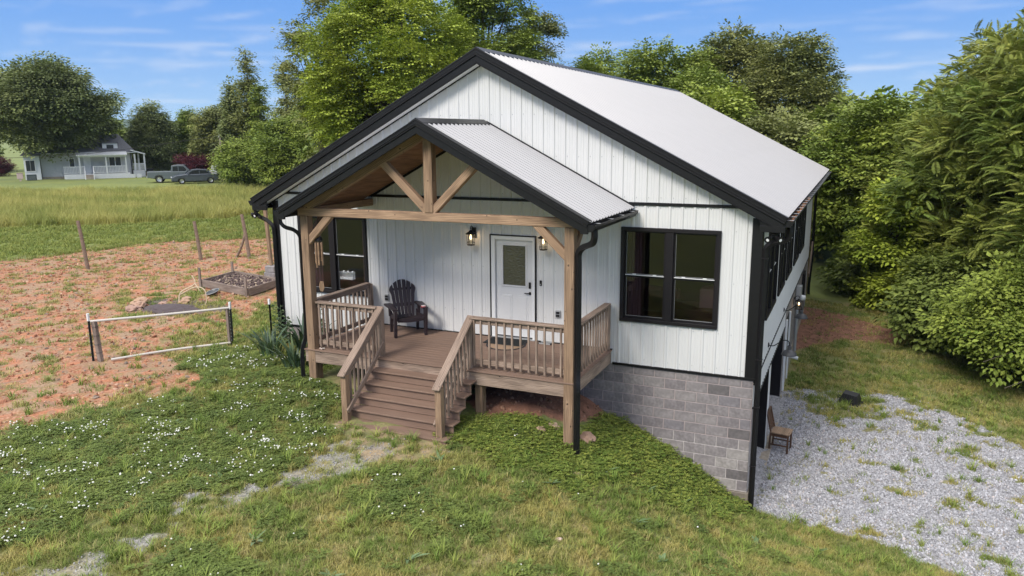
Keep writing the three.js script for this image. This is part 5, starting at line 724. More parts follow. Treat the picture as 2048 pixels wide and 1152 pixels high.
{ const x = -16.15, z = -1.55, g = new THREE.SphereGeometry(1, 40, 16, 0, 6.283, 0, 1.6), p = g.attributes.position; for (let i = 0; i < p.count; i++) { const k = 1 + 0.25 * fbm(p.getX(i) * 2.2, p.getZ(i) * 2.2, 4); p.setXYZ(i, p.getX(i) * k * 0.95, p.getY(i) * k * 0.17, p.getZ(i) * k * 0.5); } g.computeVertexNormals(); const o = part('soil_heap', g, mat(lin(0.085, 0.065, 0.068), { roughness: 1 }), scene); o.position.set(x, gy(x, z) - 0.02, z); tag(o, 'low heap of dark dug soil beyond the gate frame', 'soil heap'); }
// strap-leaved and leafy plants
function strapPlant(name, label, x, z, n, h0, h1, w, spread, lean, cols, seed, group) {
  const r = mulberry(seed), o = thing(name, label, 'plant', [x, gy(x, z), z], 0, group), B = cols.map(() => []);
  for (let b = 0; b < n; b++) { const a = r() * 6.283, rr = spread * Math.sqrt(r()), dir = a + 0.8 * (r() - 0.5), H = lerp(h0, h1, r()), ln = lean * H * (0.3 + r()), ww = w * (0.7 + 0.6 * r()), px = -Math.sin(dir), pz = Math.cos(dir), pos = []; let prev = null; const S = 6;
    for (let s = 0; s <= S; s++) { const t = s / S, c = [Math.cos(a) * rr + Math.cos(dir) * ln * t * t, H * t * (1 - 0.25 * lean * t), Math.sin(a) * rr + Math.sin(dir) * ln * t * t], k = ww * Math.sin(Math.PI * (0.15 + 0.85 * t)) ** 0.7 + 0.002, L = [c[0] - px * k, c[1], c[2] - pz * k], R = [c[0] + px * k, c[1], c[2] + pz * k], Mi = [c[0] + Math.cos(dir) * -k * 0.3, c[1] - k * 0.2, c[2] + Math.sin(dir) * -k * 0.3]; if (prev) pos.push(...prev[0], ...prev[2], ...Mi, ...prev[0], ...Mi, ...L, ...prev[2], ...prev[1], ...R, ...prev[2], ...R, ...Mi); prev = [L, R, Mi]; }
    const g = new THREE.BufferGeometry(); g.setAttribute('position', new THREE.Float32BufferAttribute(pos, 3)); g.computeVertexNormals(); part('leaf', g, cols[Math.floor(r() * cols.length)], o); }
  return o;
}
const irisCols = [[0.055, 0.105, 0.045], [0.075, 0.13, 0.06], [0.045, 0.085, 0.045], [0.11, 0.16, 0.055]].map(c => phys(lin(...c), { roughness: 0.6, transmission: 0.2, thickness: 0 }));
strapPlant('iris_plant', 'iris clump with broad sword leaves beside the clover, outermost by the porch', -10.0, 1.35, 44, 0.45, 0.85, 0.022, 0.28, 0.75, irisCols, 5, 'iris clumps beside the porch'); strapPlant('iris_plant', 'blue green iris clump against the porch downspout', -9.0, 1.75, 40, 0.4, 0.8, 0.022, 0.26, 0.7, irisCols, 6, 'iris clumps beside the porch'); strapPlant('iris_plant', 'iris clump against the white siding', -9.6, 0.7, 40, 0.5, 0.9, 0.026, 0.30, 0.7, irisCols, 7, 'iris clumps beside the porch');
function stemPlant(label, x, z, h, seed, lean, group) { const r = mulberry(seed), o = thing('leafy_weed', label, 'plant', [x, gy(x, z), z], 0, group); for (let s = 0; s < 3; s++) { const H = h * (0.7 + 0.3 * r()), tx = lean + 0.2 * (r() - 0.5), tz = 0.25 * (r() - 0.5), P = [[0.05 * s, 0, 0], [tx * 0.4 + 0.05 * s, H * 0.5, tz * 0.4], [tx + 0.05 * s, H, tz]]; tube('stem', o, irisCols[3], P, 0.008, 0.004, 5, 6); const c = new THREE.CatmullRomCurve3(P.map(p => V(...p))); for (let k = 0; k < 16; k++) { const t = 0.25 + 0.75 * k / 16, p = c.getPoint(t), a = k * 2.4, L = 0.15 * (1.2 - t * 0.6), g = new THREE.BufferGeometry(), d = [Math.cos(a), Math.sin(a)], w = L * 0.22; g.setAttribute('position', new THREE.Float32BufferAttribute([p.x, p.y, p.z, p.x + d[0] * L * 0.5 - d[1] * w, p.y + 0.03, p.z + d[1] * L * 0.5 + d[0] * w, p.x + d[0] * L, p.y - 0.02, p.z + d[1] * L, p.x, p.y, p.z, p.x + d[0] * L, p.y - 0.02, p.z + d[1] * L, p.x + d[0] * L * 0.5 + d[1] * w, p.y + 0.03, p.z + d[1] * L * 0.5 - d[0] * w], 3)); g.computeVertexNormals(); part('leaf', g, irisCols[k % 2 ? 3 : 1], o); } } }
stemPlant('tall leafy weed rising by the black stake', -10.55, 0.5, 1.15, 3, 0.05, 'tall weeds by the house corner'); stemPlant('leafy weed with drooping tips before the white siding', -9.35, 0.55, 1.0, 4, 0.1, 'tall weeds by the house corner'); stemPlant('short leafy weed between the iris clumps', -9.95, 0.8, 0.85, 8, -0.1, 'tall weeds by the house corner');
{ const x = -10.8, z = 0.42, y = gy(x, z), o = thing('steel_stake', 'black steel stake with white tip at the house corner', 'stake', [x, y, z]); box('stake_flange', o, M.black, [-0.022, 0.022], [-0.2, 0.95], [-0.004, 0.004], 0.002); box('stake_web', o, M.black, [-0.004, 0.004], [-0.2, 0.95], [0.005, 0.035], 0.002); box('stake_tip', o, M.white, [-0.022, 0.022], [0.951, 1.08], [-0.006, 0.036], 0.003); }
// rosettes of broad weed leaves in the lawn
{ const spots = [[-2.0, 2.45], [-1.35, 2.3], [-0.85, 1.9], [-2.55, 3.6], [-6.9, 6.0], [-3.3, 6.6], [-5.2, 7.2], [-1.2, 3.6], [-8.3, 7.9], [-0.6, 4.4], [0.4, 1.9], [-3.9, 7.4], [-7.3, 3.9], [-9.1, 4.9], [1.3, 1.3], [-4.35, 3.95]]; const cols = [[0.15, 0.22, 0.09], [0.11, 0.18, 0.06]].map(c => phys(lin(...c), { roughness: 0.6, transmission: 0.2, thickness: 0 })); spots.forEach(([x, z], i) => strapPlant('dock_weed', 'broad-leaved weed rosette growing in the lawn', x, z, 6 + i % 4, 0.06, 0.16, 0.024, 0.03, 1.3, cols, 100 + i, 'weed rosettes in the lawn')); }
// wooden chair by the garage
{ const x = 0.31, z = -3.36, y = gy(x, z), o = thing('wooden_chair', 'brown wooden dining chair standing on the gravel by the garage', 'chair', [x, y + 0.004, z], Math.PI / 2 - 0.12); const w = mat(lin(0.16, 0.085, 0.05), { map: grainA, roughness: 0.55 }), pale = mat(lin(0.50, 0.36, 0.25), { map: grainA, roughness: 0.5 });
  box('seat', o, pale, [-0.21, 0.21], [0.43, 0.46], [-0.2, 0.22], 0.01); for (const s of [-1, 1]) { box('leg', o, w, [s * 0.18 - 0.02, s * 0.18 + 0.02], [0, 0.429], [0.165, 0.205], 0.005); bar('leg', o, w, [s * 0.18, 0, -0.21], [s * 0.18, 0.46, -0.19], 0.04, 0.04, 0.005, V(0, 0, 1)); bar('back_post', o, w, [s * 0.18, 0.46, -0.19], [s * 0.185, 0.93, -0.30], 0.036, 0.036, 0.006, V(0, 0, 1)); box('stretcher', o, w, [s * 0.18 - 0.012, s * 0.18 + 0.012], [0.15, 0.18], [-0.19, 0.166], 0.004); box('apron', o, w, [s * 0.185 - 0.01, s * 0.185 + 0.01], [0.36, 0.429], [-0.17, 0.164], 0.003); }
  box('apron', o, w, [-0.16, 0.16], [0.36, 0.429], [0.175, 0.195], 0.003); bar('top_rail', o, w, [-0.17, 0.90, -0.295], [0.17, 0.90, -0.295], 0.025, 0.08, 0.008); for (const q of [-0.09, 0, 0.09]) bar('back_slat', o, w, [q, 0.47, -0.20], [q, 0.87, -0.287], 0.05, 0.014, 0.004, V(0, 0, 1)); bar('cross_rail', o, w, [-0.165, 0.56, -0.215], [0.165, 0.56, -0.215], 0.02, 0.04, 0.005); }
// tipped black tub on the gravel
{ const x = 1.70, z = -7.05, o = thing('plastic_tub', 'black plastic storage tub lying upside down in the weeds', 'tub', [x, gy(x, z) + 0.01, z], -0.25); o.scale.setScalar(0.8); const m = mat(lin(0.012, 0.012, 0.013), { roughness: 0.5 });
  const ring = (y, w, d) => [[-w, y, d], [w, y, d], [w, y, -d], [-w, y, -d]], A = ring(0.0, 0.33, 0.24), B = ring(0.34, 0.22, 0.15), pos = []; for (let i = 0; i < 4; i++) { const j = (i + 1) % 4; pos.push(...A[i], ...A[j], ...B[j], ...A[i], ...B[j], ...B[i]); } pos.push(...B[0], ...B[1], ...B[2], ...B[0], ...B[2], ...B[3]); const g = new THREE.BufferGeometry(); g.setAttribute('position', new THREE.Float32BufferAttribute(pos, 3)); g.computeVertexNormals(); const b = part('tub_body', boxUV(g), m, o); b.rotation.set(0.12, 0, -0.10);
  for (const [a, c] of [[0, 1], [1, 2], [2, 3], [3, 0]]) bar('rim', b, m, A[a], A[c], 0.04, 0.03, 0.006); tube('handle', b, m, [[0.30, 0.10, 0.08], [0.38, 0.14, 0.05], [0.38, 0.14, -0.05], [0.30, 0.10, -0.08]], 0.012); tube('handle', b, m, [[-0.30, 0.10, 0.08], [-0.38, 0.14, 0.05], [-0.38, 0.14, -0.05], [-0.30, 0.10, -0.08]], 0.012); for (let k = -2; k <= 2; k++) bar('rib', b, m, [k * 0.1, 0.02, 0.24], [k * 0.07, 0.33, 0.158], 0.02, 0.02, 0.004); }
// ------------------------------------------------------------------ across the field: neighbour's house, cars, pole
{
  const o = thing('farmhouse', 'small grey farmhouse with white porches under the big maple', 'house', [-79.4, 1.72, -48.8], 0.917);
  const wall = mat(lin(0.50, 0.51, 0.52), { roughness: 0.8 }), pale = mat(lin(0.62, 0.65, 0.68), { roughness: 0.8 }), roof = mat(lin(0.20, 0.20, 0.215), { roughness: 0.95, map: concreteTex }), wh = M.white, gl = mat(lin(0.03, 0.035, 0.04), { roughness: 0.15 });
  const W = (x) => (x - 177) / 20.6; // metres from the origin for a width of the front
  const wd = grp('wall', o); for (let k = 0; k < 14; k++) box('clapboard', wd, wall, [W(62), W(254)], [0.35 + k * 0.19, 0.35 + k * 0.19 + 0.186], [-6, 0.012 - 0.0], 0.006);
  box('foundation', o, M.concrete, [W(62), W(254)], [-0.3, 0.345], [-6.02, 0.02]);
  const wg = box('wing', o, pale, [W(30), W(62) - 0.01], [0.1, 2.75], [-5, 0.6]); 
  for (const x of [38, 47]) { const wi = box('window', o, wh, [W(x) - 0.28, W(x) + 0.28], [1.0, 2.3], [0.601, 0.65]); box('pane', o, gl, [W(x) - 0.2, W(x) + 0.2], [1.08, 2.22], [0.651, 0.66]); }
  const hip = (x0, x1, z0, z1, y0, y1, xa, xb, zm) => { const A = [[x0, y0, z1], [x1, y0, z1], [x1, y0, z0], [x0, y0, z0]], P = [xa, y1, zm], Q = [xb, y1, zm], t = []; const tri = (...v) => v.forEach(p => t.push(...p)); tri(A[0], A[1], Q); tri(A[0], Q, P); tri(A[1], A[2], Q); tri(A[2], A[3], P); tri(A[2], P, Q); tri(A[3], A[0], P); tri(A[0], A[2], A[1]); tri(A[0], A[3], A[2]); const g = new THREE.BufferGeometry(); g.setAttribute('position', new THREE.Float32BufferAttribute(t, 3)); g.computeVertexNormals(); return boxUV(g); };
  part('roof', hip(W(62) - 0.4, W(254) + 0.5, -6.4, 0.4, 2.98, 5.05, W(150), W(231), -3), roof, o); part('roof', hip(W(30) - 0.3, W(66), -5.2, 0.9, 2.76, 3.9, W(45), W(55), -2), roof, o);
  box('fascia', o, wh, [W(62) - 0.4, W(254) + 0.5], [2.90, 2.975], [0.3, 0.41]);
  const dm = box('dormer', o, wh, [W(193), W(226)], [3.25, 4.0], [-1.6, -0.35]); box('dormer_roof', o, roof, [W(191), W(228)], [4.001, 4.12], [-1.8, -0.2]); box('dormer_window', o, gl, [W(202), W(217)], [3.4, 3.85], [-0.349, -0.335]);
  // front porch
  box('porch_floor', o, wh, [W(108), W(246)], [0.0, 0.62], [0.03, 1.9]); for (let k = 0; k < 12; k++) box('skirt_slat', o, wh, [W(110) + k * 0.66, W(110) + k * 0.66 + 0.5], [-0.15, 0.5], [1.901, 1.92], 0.004);
  bar('porch_roof', o, wh, [(W(136) + W(243)) / 2, 3.05, 0.0], [(W(136) + W(243)) / 2, 2.72, 2.2], W(243) - W(136), 0.10, 0.01);
  box('porch_beam', o, wh, [W(138), W(241)], [2.52, 2.68], [1.86, 1.96]); for (const x of [142, 197, 239]) box('porch_post', o, wh, [W(x) - 0.07, W(x) + 0.07], [0.62, 2.52], [1.82, 1.95]);
  for (const [a, b] of [[108, 142], [144, 152], [169, 238]]) { box('porch_rail', o, wh, [W(a), W(b)], [1.42, 1.50], [1.84, 1.92]); box('porch_rail', o, wh, [W(a), W(b)], [0.74, 0.80], [1.85, 1.91]); const n = Math.max(2, Math.round((W(b) - W(a)) / 0.15)); for (let k = 0; k < n; k++) { const x = lerp(W(a), W(b), (k + 0.5) / n); box('baluster', o, wh, [x - 0.025, x + 0.025], [0.80, 1.42], [1.86, 1.90], 0.003); } }
  box('door', o, wh, [W(150), W(165)], [0.62, 2.65], [0.013, 0.06]); box('window', o, wh, [W(203), W(230)], [1.35, 2.5], [0.013, 0.07]); for (const x of [205, 218]) box('pane', o, gl, [W(x), W(x + 11)], [1.45, 2.4], [0.071, 0.08]); box('window', o, wh, [W(120), W(132)], [1.3, 2.4], [0.013, 0.07]); box('pane', o, gl, [W(121.5), W(130.5)], [1.4, 2.3], [0.071, 0.08]);
  for (let k = 0; k < 4; k++) box('step', o, M.concrete, [W(152), W(168)], [-0.2, 0.55 - k * 0.17], [1.93 + k * 0.3, 2.225 + k * 0.3]); for (const x of [151, 169]) bar('stair_rail', o, wh, [W(x), 1.45, 1.95], [W(x), 0.75, 3.2], 0.07, 0.08); for (const x of [151, 169]) box('stair_post', o, wh, [W(x) - 0.05, W(x) + 0.05], [-0.1, 0.75], [3.15, 3.25]);
  // side porch
  bar('side_porch_roof', o, wh, [W(252), 3.2, -1.2], [W(284), 2.72, -1.2], 3.4, 0.12); box('porch_floor', o, wh, [W(254.5), W(281)], [0, 0.75], [-2.6, 0.3]); for (const [x, z] of [[260, 0.2], [281, 0.2], [271, -2.4]]) box('porch_post', o, wh, [W(x) - 0.09, W(x) + 0.09], [0.75, 2.75], [z - 0.09, z + 0.09]); box('porch_rail', o, wh, [W(256), W(281)], [1.55, 1.65], [0.16, 0.26]); for (let k = 0; k < 11; k++) { const x = lerp(W(256), W(281), (k + 0.5) / 11); box('baluster', o, wh, [x - 0.03, x + 0.03], [0.78, 1.55], [0.18, 0.24], 0.003); }
  tube('corner_downspout', o, M.dark, [[W(62), 0, 0.08], [W(62), 2.9, 0.08]], 0.05); tube('corner_downspout', o, M.dark, [[W(252), 0, 0.1], [W(252), 2.9, 0.1]], 0.05);
}
const inFront = (px, dz) => { const k = (px - 177) / 20.6, c = Math.cos(0.917), s = Math.sin(0.917); return [-79.4 + k * c + dz * s, -48.8 - k * s + dz * c]; };
{ const [x, z] = inFront(44, 2.0), o = thing('air_conditioner', 'dark air conditioner unit beside the pale wing of the farmhouse', 'air conditioner', [x, 1.72, z], 0.917); box('cabinet', o, mat(lin(0.03, 0.05, 0.05)), [-0.45, 0.45], [0, 0.75], [-0.4, 0.4], 0.03); for (let k = 0; k < 6; k++) box('louver', o, M.galv, [-0.40, 0.40], [0.1 + k * 0.1, 0.12 + k * 0.1], [0.401, 0.415], 0.002); lathe('fan_guard', o, M.galv, [[0.05, 0.752], [0.32, 0.755], [0.32, 0.77], [0.05, 0.767]], 20); }
{ const [x, z] = inFront(291, 0.5), o = thing('trash_bin', 'black wheeled trash bin at the side porch of the farmhouse', 'bin', [x, 1.72, z], 0.917); const m = mat(lin(0.015, 0.016, 0.018)); const b = part('bin_body', metreUV(extrude(shapeOf([[-0.26, 0.05], [0.26, 0.05], [0.34, 0.95], [-0.34, 0.95]]), 0.6, 0.02)), m, o); b.position.z = -0.3; box('lid', o, m, [-0.37, 0.37], [0.97, 1.03], [-0.36, 0.36], 0.02); for (const s of [-1, 1]) { const w = part('wheel', new THREE.CylinderGeometry(0.12, 0.12, 0.06, 16), m, o); w.rotation.z = Math.PI / 2; w.position.set(s * 0.3, 0.12, -0.36); } }
{ const [x, z] = inFront(23, 3), o = thing('meter_post', 'faded pinkish board box on a post beside the farmhouse wing', 'box post', [x, 1.72, z], 0.917); const m = mat(lin(0.5, 0.38, 0.36)); box('panel_board', o, m, [-0.28, 0.28], [0.35, 0.95], [-0.1, 0.1], 0.02); box('post_shaft', o, m, [-0.08, 0.08], [-0.2, 0.349], [-0.06, 0.06], 0.01); box('post_cap', o, m, [-0.3, 0.3], [0.951, 1.0], [-0.13, 0.13], 0.01); }
// vehicles
const tyre = mat(lin(0.018, 0.018, 0.018), { roughness: 0.9 }), rimM = mat(lin(0.6, 0.6, 0.6), { roughness: 0.3, metalness: 0.8 }), carGlass = mat(lin(0.02, 0.024, 0.03), { roughness: 0.08 });
function wheel(o, x, z, r, s) { const w = grp('wheel', o); w.position.set(x, r, z); const t = lathe('tyre', w, tyre, [[r * 0.62, -0.11], [r * 0.93, -0.11], [r, -0.07], [r, 0.07], [r * 0.93, 0.11], [r * 0.62, 0.11]], 24); t.rotation.x = Math.PI / 2; const q = lathe('rim', w, rimM, [[0.001, 0.05], [r * 0.2, 0.06], [r * 0.3, 0.03], [r * 0.55, 0.04], [r * 0.62, 0.10], [r * 0.64, 0.1], [r * 0.64, -0.1], [0.001, -0.1]], 20); q.rotation.x = s * Math.PI / 2; }
function vehicle(name, label, x, z, turn, paint, body, cabin, glass, wd, wheels, r, extra) {
  const o = thing(name, label, name === 'pickup_truck' ? 'truck' : 'car', [x, ground(x, z) + 0.02, z], turn, 'vehicles parked by the farmhouse'); const ext = (n, pts, w, m, b = 0.05) => { const p = part(n, metreUV(extrude(shapeOf(pts), w - 2 * b, b, 4)), m, o); p.position.z = -w / 2 + b; return p; };
  ext('body', body, wd, paint, 0.07); if (cabin) ext('cabin', cabin, wd * 0.84, paint, 0.05); for (const g of glass) for (const s of [-1, 1]) { const p = part('window', metreUV(extrude(shapeOf(g), 0.012)), carGlass, o); p.position.z = s > 0 ? wd * 0.42 + 0.001 : -wd * 0.42 - 0.013; }
  for (const wx of wheels) for (const s of [-1, 1]) wheel(o, wx, s * (wd / 2 - 0.12), r, s); extra(o); return o;
}
{ // pickup, tail towards the farmhouse
  const paint = phys(lin(0.105, 0.125, 0.135), { roughness: 0.35, clearcoat: 0.6 }), [x, z] = [-65.3, -47.4];
  const bed = [[-2.8, 0.62], [-2.8, 1.12], [-0.55, 1.12], [-0.55, 1.10], [1.45, 1.10], [2.65, 1.02], [2.78, 0.85], [2.78, 0.5], [2.2, 0.45], [2.1, 0.75], [1.75, 0.86], [1.35, 0.75], [1.25, 0.45], [-1.25, 0.45], [-1.35, 0.75], [-1.7, 0.86], [-2.1, 0.75], [-2.2, 0.5]];
  const cab = [[-0.5, 1.10], [-0.42, 1.72], [0.0, 1.80], [0.75, 1.78], [1.42, 1.12]];
  const o = vehicle('pickup_truck', 'slate grey extended-cab pickup truck parked side-on by the field', x, z, 0.72, paint, bed, cab, [[[-0.34, 1.14], [-0.32, 1.66], [0.16, 1.70], [0.16, 1.14]], [[0.24, 1.14], [0.24, 1.70], [0.72, 1.68], [1.18, 1.14]]], 1.95, [-1.73, 1.73], 0.38, (o) => {
    box('bumper', o, rimM, [-2.95, -2.82], [0.5, 0.68], [-0.9, 0.9], 0.02); box('bumper', o, rimM, [2.8, 2.92], [0.42, 0.66], [-0.9, 0.9], 0.02); for (const s of [-1, 1]) { box('tail_light', o, mat(lin(0.3, 0.01, 0.01), { roughness: 0.3 }), [-2.885, -2.865], [0.78, 1.08], [s * 0.8 - 0.08, s * 0.8 + 0.08], 0.01); box('headlight', o, M.white, [2.80, 2.86], [0.72, 0.88], [s * 0.7 - 0.15, s * 0.7 + 0.15], 0.01); box('wing_mirror', o, paint, [0.98, 1.12], [1.15, 1.32], [s * 1.02 - 0.07, s * 1.02 + 0.07], 0.02); box('door_seam', o, M.dark, [0.19, 0.205], [0.55, 1.08], [s * 0.978 - 0.003, s * 0.978 + 0.003], 0.001); }
    box('bed_floor', o, M.dark, [-2.7, -0.62], [1.121, 1.14], [-0.75, 0.75], 0.004); const ws = part('windscreen', metreUV(extrude(shapeOf([[0.80, 1.74], [1.40, 1.16], [1.45, 1.16], [0.86, 1.76]]), 1.4)), carGlass, o); ws.position.z = -0.7; }); }
{ const paint = phys(lin(0.055, 0.065, 0.085), { roughness: 0.3, clearcoat: 0.8 }); const body = [[-2.3, 0.5], [-2.32, 0.85], [-1.6, 0.95], [1.0, 0.92], [1.9, 0.80], [2.3, 0.62], [2.3, 0.36], [1.85, 0.33], [1.7, 0.6], [1.4, 0.68], [1.1, 0.6], [0.98, 0.32], [-1.0, 0.32], [-1.1, 0.6], [-1.4, 0.68], [-1.7, 0.6], [-1.85, 0.36]], cab = [[-1.65, 0.94], [-1.1, 1.38], [-0.2, 1.46], [0.35, 1.40], [1.1, 0.93]];
  vehicle('sedan', 'dark blue grey sedan parked in front of the pickup', -61.9, -46.6, 0.72 + Math.PI + 0.15, paint, body, cab, [[[-1.35, 0.98], [-1.0, 1.32], [-0.4, 1.38], [-0.4, 0.98]], [[-0.32, 0.98], [-0.32, 1.38], [0.28, 1.35], [0.85, 0.97]]], 1.8, [-1.4, 1.4], 0.32, (o) => { for (const s of [-1, 1]) { box('headlight', o, M.white, [2.2, 2.37], [0.58, 0.7], [s * 0.65 - 0.15, s * 0.65 + 0.15], 0.02); box('tail_light', o, mat(lin(0.3, 0.01, 0.01), { roughness: 0.3 }), [-2.40, -2.37], [0.66, 0.80], [s * 0.65 - 0.18, s * 0.65 + 0.18], 0.01); box('wing_mirror', o, paint, [0.62, 0.76], [0.98, 1.1], [s * 0.95 - 0.06, s * 0.95 + 0.06], 0.02); } box('bumper', o, paint, [2.3, 2.39], [0.36, 0.56], [-0.8, 0.8], 0.03); const ws = part('windscreen', metreUV(extrude(shapeOf([[0.40, 1.39], [1.06, 0.97], [1.12, 0.97], [0.46, 1.41]]), 1.3)), carGlass, o); ws.position.z = -0.65; }); }
{ const paint = phys(lin(0.62, 0.63, 0.66), { roughness: 0.35, clearcoat: 0.6 }); const body = [[-2.2, 0.5], [-2.25, 1.0], [1.2, 1.0], [2.1, 0.9], [2.25, 0.6], [2.2, 0.4], [1.8, 0.4], [1.65, 0.68], [1.35, 0.75], [1.05, 0.68], [0.95, 0.36], [-0.95, 0.36], [-1.05, 0.68], [-1.35, 0.75], [-1.65, 0.68], [-1.8, 0.4]], cab = [[-2.15, 1.0], [-1.95, 1.62], [0.1, 1.68], [0.45, 1.60], [1.25, 1.0]];
  vehicle('suv', 'silver white wagon half hidden behind the sedan and pickup', -61.6, -51.6, 0.95, paint, body, cab, [[[-1.9, 1.06], [-1.78, 1.52], [-0.75, 1.57], [-0.75, 1.06]], [[-0.67, 1.06], [-0.67, 1.57], [0.35, 1.53], [0.98, 1.06]]], 1.85, [-1.35, 1.35], 0.36, (o) => { for (const s of [-1, 1]) { box('headlight', o, M.white, [2.12, 2.3], [0.68, 0.84], [s * 0.65 - 0.15, s * 0.65 + 0.15], 0.02); box('tail_light', o, mat(lin(0.3, 0.01, 0.01), { roughness: 0.3 }), [-2.34, -2.31], [0.7, 1.0], [s * 0.75 - 0.08, s * 0.75 + 0.08], 0.01); } }); }
{ const x = -60.9, z = -49.4, o = thing('utility_pole', 'thin pale utility pole beside the parked vehicles', 'pole', [x, ground(x, z), z]); part('pole_shaft', tubeGeo([[0, -0.5, 0], [0.02, 2.5, 0], [0.04, 4.95, 0]], 0.13, 0.095, 10, 4), mat(lin(0.46, 0.42, 0.37), { map: grainB, roughness: 0.95 }), o); box('pole_cap', o, M.galv, [-0.08, 0.16], [4.951, 5.0], [-0.12, 0.12], 0.01); tube('insulator', o, M.white, [[0.04, 4.8, 0.1], [0.04, 4.8, 0.2]], 0.05);
  const P = [[-60.86, 6.5, -49.3], [-72, 4.75, -41.2], [-80, 4.55, -35.5], [-88, 5.6, -29.8], [-100, 8.4, -21.2]]; const w = part('power_line', tubeGeo(P, 0.022, 0.022, 5, 40), M.dark, scene); tag(w, 'sagging power line running from the utility pole past the farmhouse', 'cable'); }
// far wooded hill
{ const g = new THREE.PlaneGeometry(1200, 1, 220, 26), p = g.attributes.position; for (let i = 0; i < p.count; i++) { const u = p.getX(i), v = p.getY(i) + 0.5, h = 20 * Math.exp(-(((u + 20) / 150) ** 2)) + 8 * Math.exp(-(((u - 330) / 200) ** 2)) + 12 * Math.exp(-(((u + 380) / 160) ** 2)) + 3; p.setXYZ(i, u, h * (1 - v) * 1.0 + 3.2 * n2(u * 0.09, v * 9) + 1.5 * n2b(u * 0.3, v * 20), -v * 0 - (1 - v) * 120); } g.computeVertexNormals(); const o = part('hill', g, mat(lin(0.045, 0.075, 0.035), { roughness: 1 }), scene); o.position.set(-1180, -3, -960); o.scale.set(1.9, 1.75, 1.9); o.rotation.y = 0.80; o.userData.kind = 'structure'; o.userData.label = 'far wooded hill on the horizon'; o.userData.category = 'hill'; }
scene.fog = new THREE.FogExp2(lin(0.62, 0.74, 0.90), 0.00014);
// ------------------------------------------------------------------ trees
function sprayGeo(type, seed) { // one leafy twig: stem along +z, leaves facing +y
  const r = mulberry(seed), pos = [], col = []; const leaf = (x, y, z, dx, dy, dz, L, w, roll, sh, fold = 0.25) => { // pointed leaf of four triangles
    const d = V(dx, dy, dz).normalize(), s = V(-d.z, roll, d.x).normalize(), up = V(0, 0, 0).crossVectors(s, d).normalize(), P = (t, k, f) => [x + d.x * L * t + s.x * k + up.x * f, y + d.y * L * t + s.y * k + up.y * f, z + d.z * L * t + s.z * k + up.z * f];
    const a = P(0, 0, 0), b = P(0.45, w, fold * w), c = P(1, 0, -fold * w * 0.5), e = P(0.45, -w, fold * w), m = P(0.5, 0, 0); pos.push(...a, ...m, ...b, ...b, ...m, ...c, ...a, ...e, ...m, ...e, ...c, ...m); for (let k = 0; k < 12; k++) col.push(sh, sh, sh * 0.96); };
  if (type === 'frond') { const n = 9, L = 0.62; for (let i = 0; i < n; i++) { const t = 0.12 + 0.86 * i / n, z = L * t, y = 0.10 * Math.sin(t * 2.2) - 0.09 * t * t; for (const s of [-1, 1]) leaf(0, y, z, s, -0.22 - 0.15 * r(), 0.42 + 0.2 * r(), 0.17 * Math.sin(0.5 + t * 2.2) + 0.03, 0.036, 0.25 * s, 0.8 + 0.4 * r()); } leaf(0, 0.10 * Math.sin(2.2) - 0.09, L, 0, -0.3, 1, 0.12, 0.026, 0, 1); pos.push(-0.006, 0, 0, 0.006, 0, 0, 0, -0.06, L, -0.006, 0, 0, 0, 0.10, L * 0.5, 0.006, 0, 0); for (let k = 0; k < 6; k++) col.push(0.9, 0.75, 0.6); }
  else { const [n, L, w, sp] = { broad: [14, 0.17, 0.058, 0.32], big: [14, 0.25, 0.105, 0.42], fine: [16, 0.12, 0.042, 0.34], tiny: [22, 0.15, 0.055, 0.46] }[type]; for (let i = 0; i < n; i++) { const a = r() * 6.283, q = Math.sqrt(r()) * sp; leaf(Math.cos(a) * q * 0.8, (r() - 0.5) * sp * 0.5 - 0.12 * q, Math.sin(a) * q + sp * 0.3, Math.cos(a) + 0.5 * (r() - 0.5), -0.55 * r(), Math.sin(a) + 0.4 + 0.4 * (r() - 0.5), L * (0.7 + 0.6 * r()), w * (0.8 + 0.4 * r()), 0.9 * (r() - 0.5), 0.72 + 0.56 * r()); } }
  const g = new THREE.BufferGeometry(); g.setAttribute('position', new THREE.Float32BufferAttribute(pos, 3)); g.setAttribute('color', new THREE.Float32BufferAttribute(col, 3)); g.computeVertexNormals(); return g;
}
const SPRAY = Object.fromEntries(['frond', 'broad', 'big', 'fine', 'tiny'].map((t, i) => [t, [sprayGeo(t, 61 + i * 3), sprayGeo(t, 62 + i * 3)]]));
const crownMat = leafMat({ roughness: 0.6, transmission: 0.35 });
let treeSeed = 900;
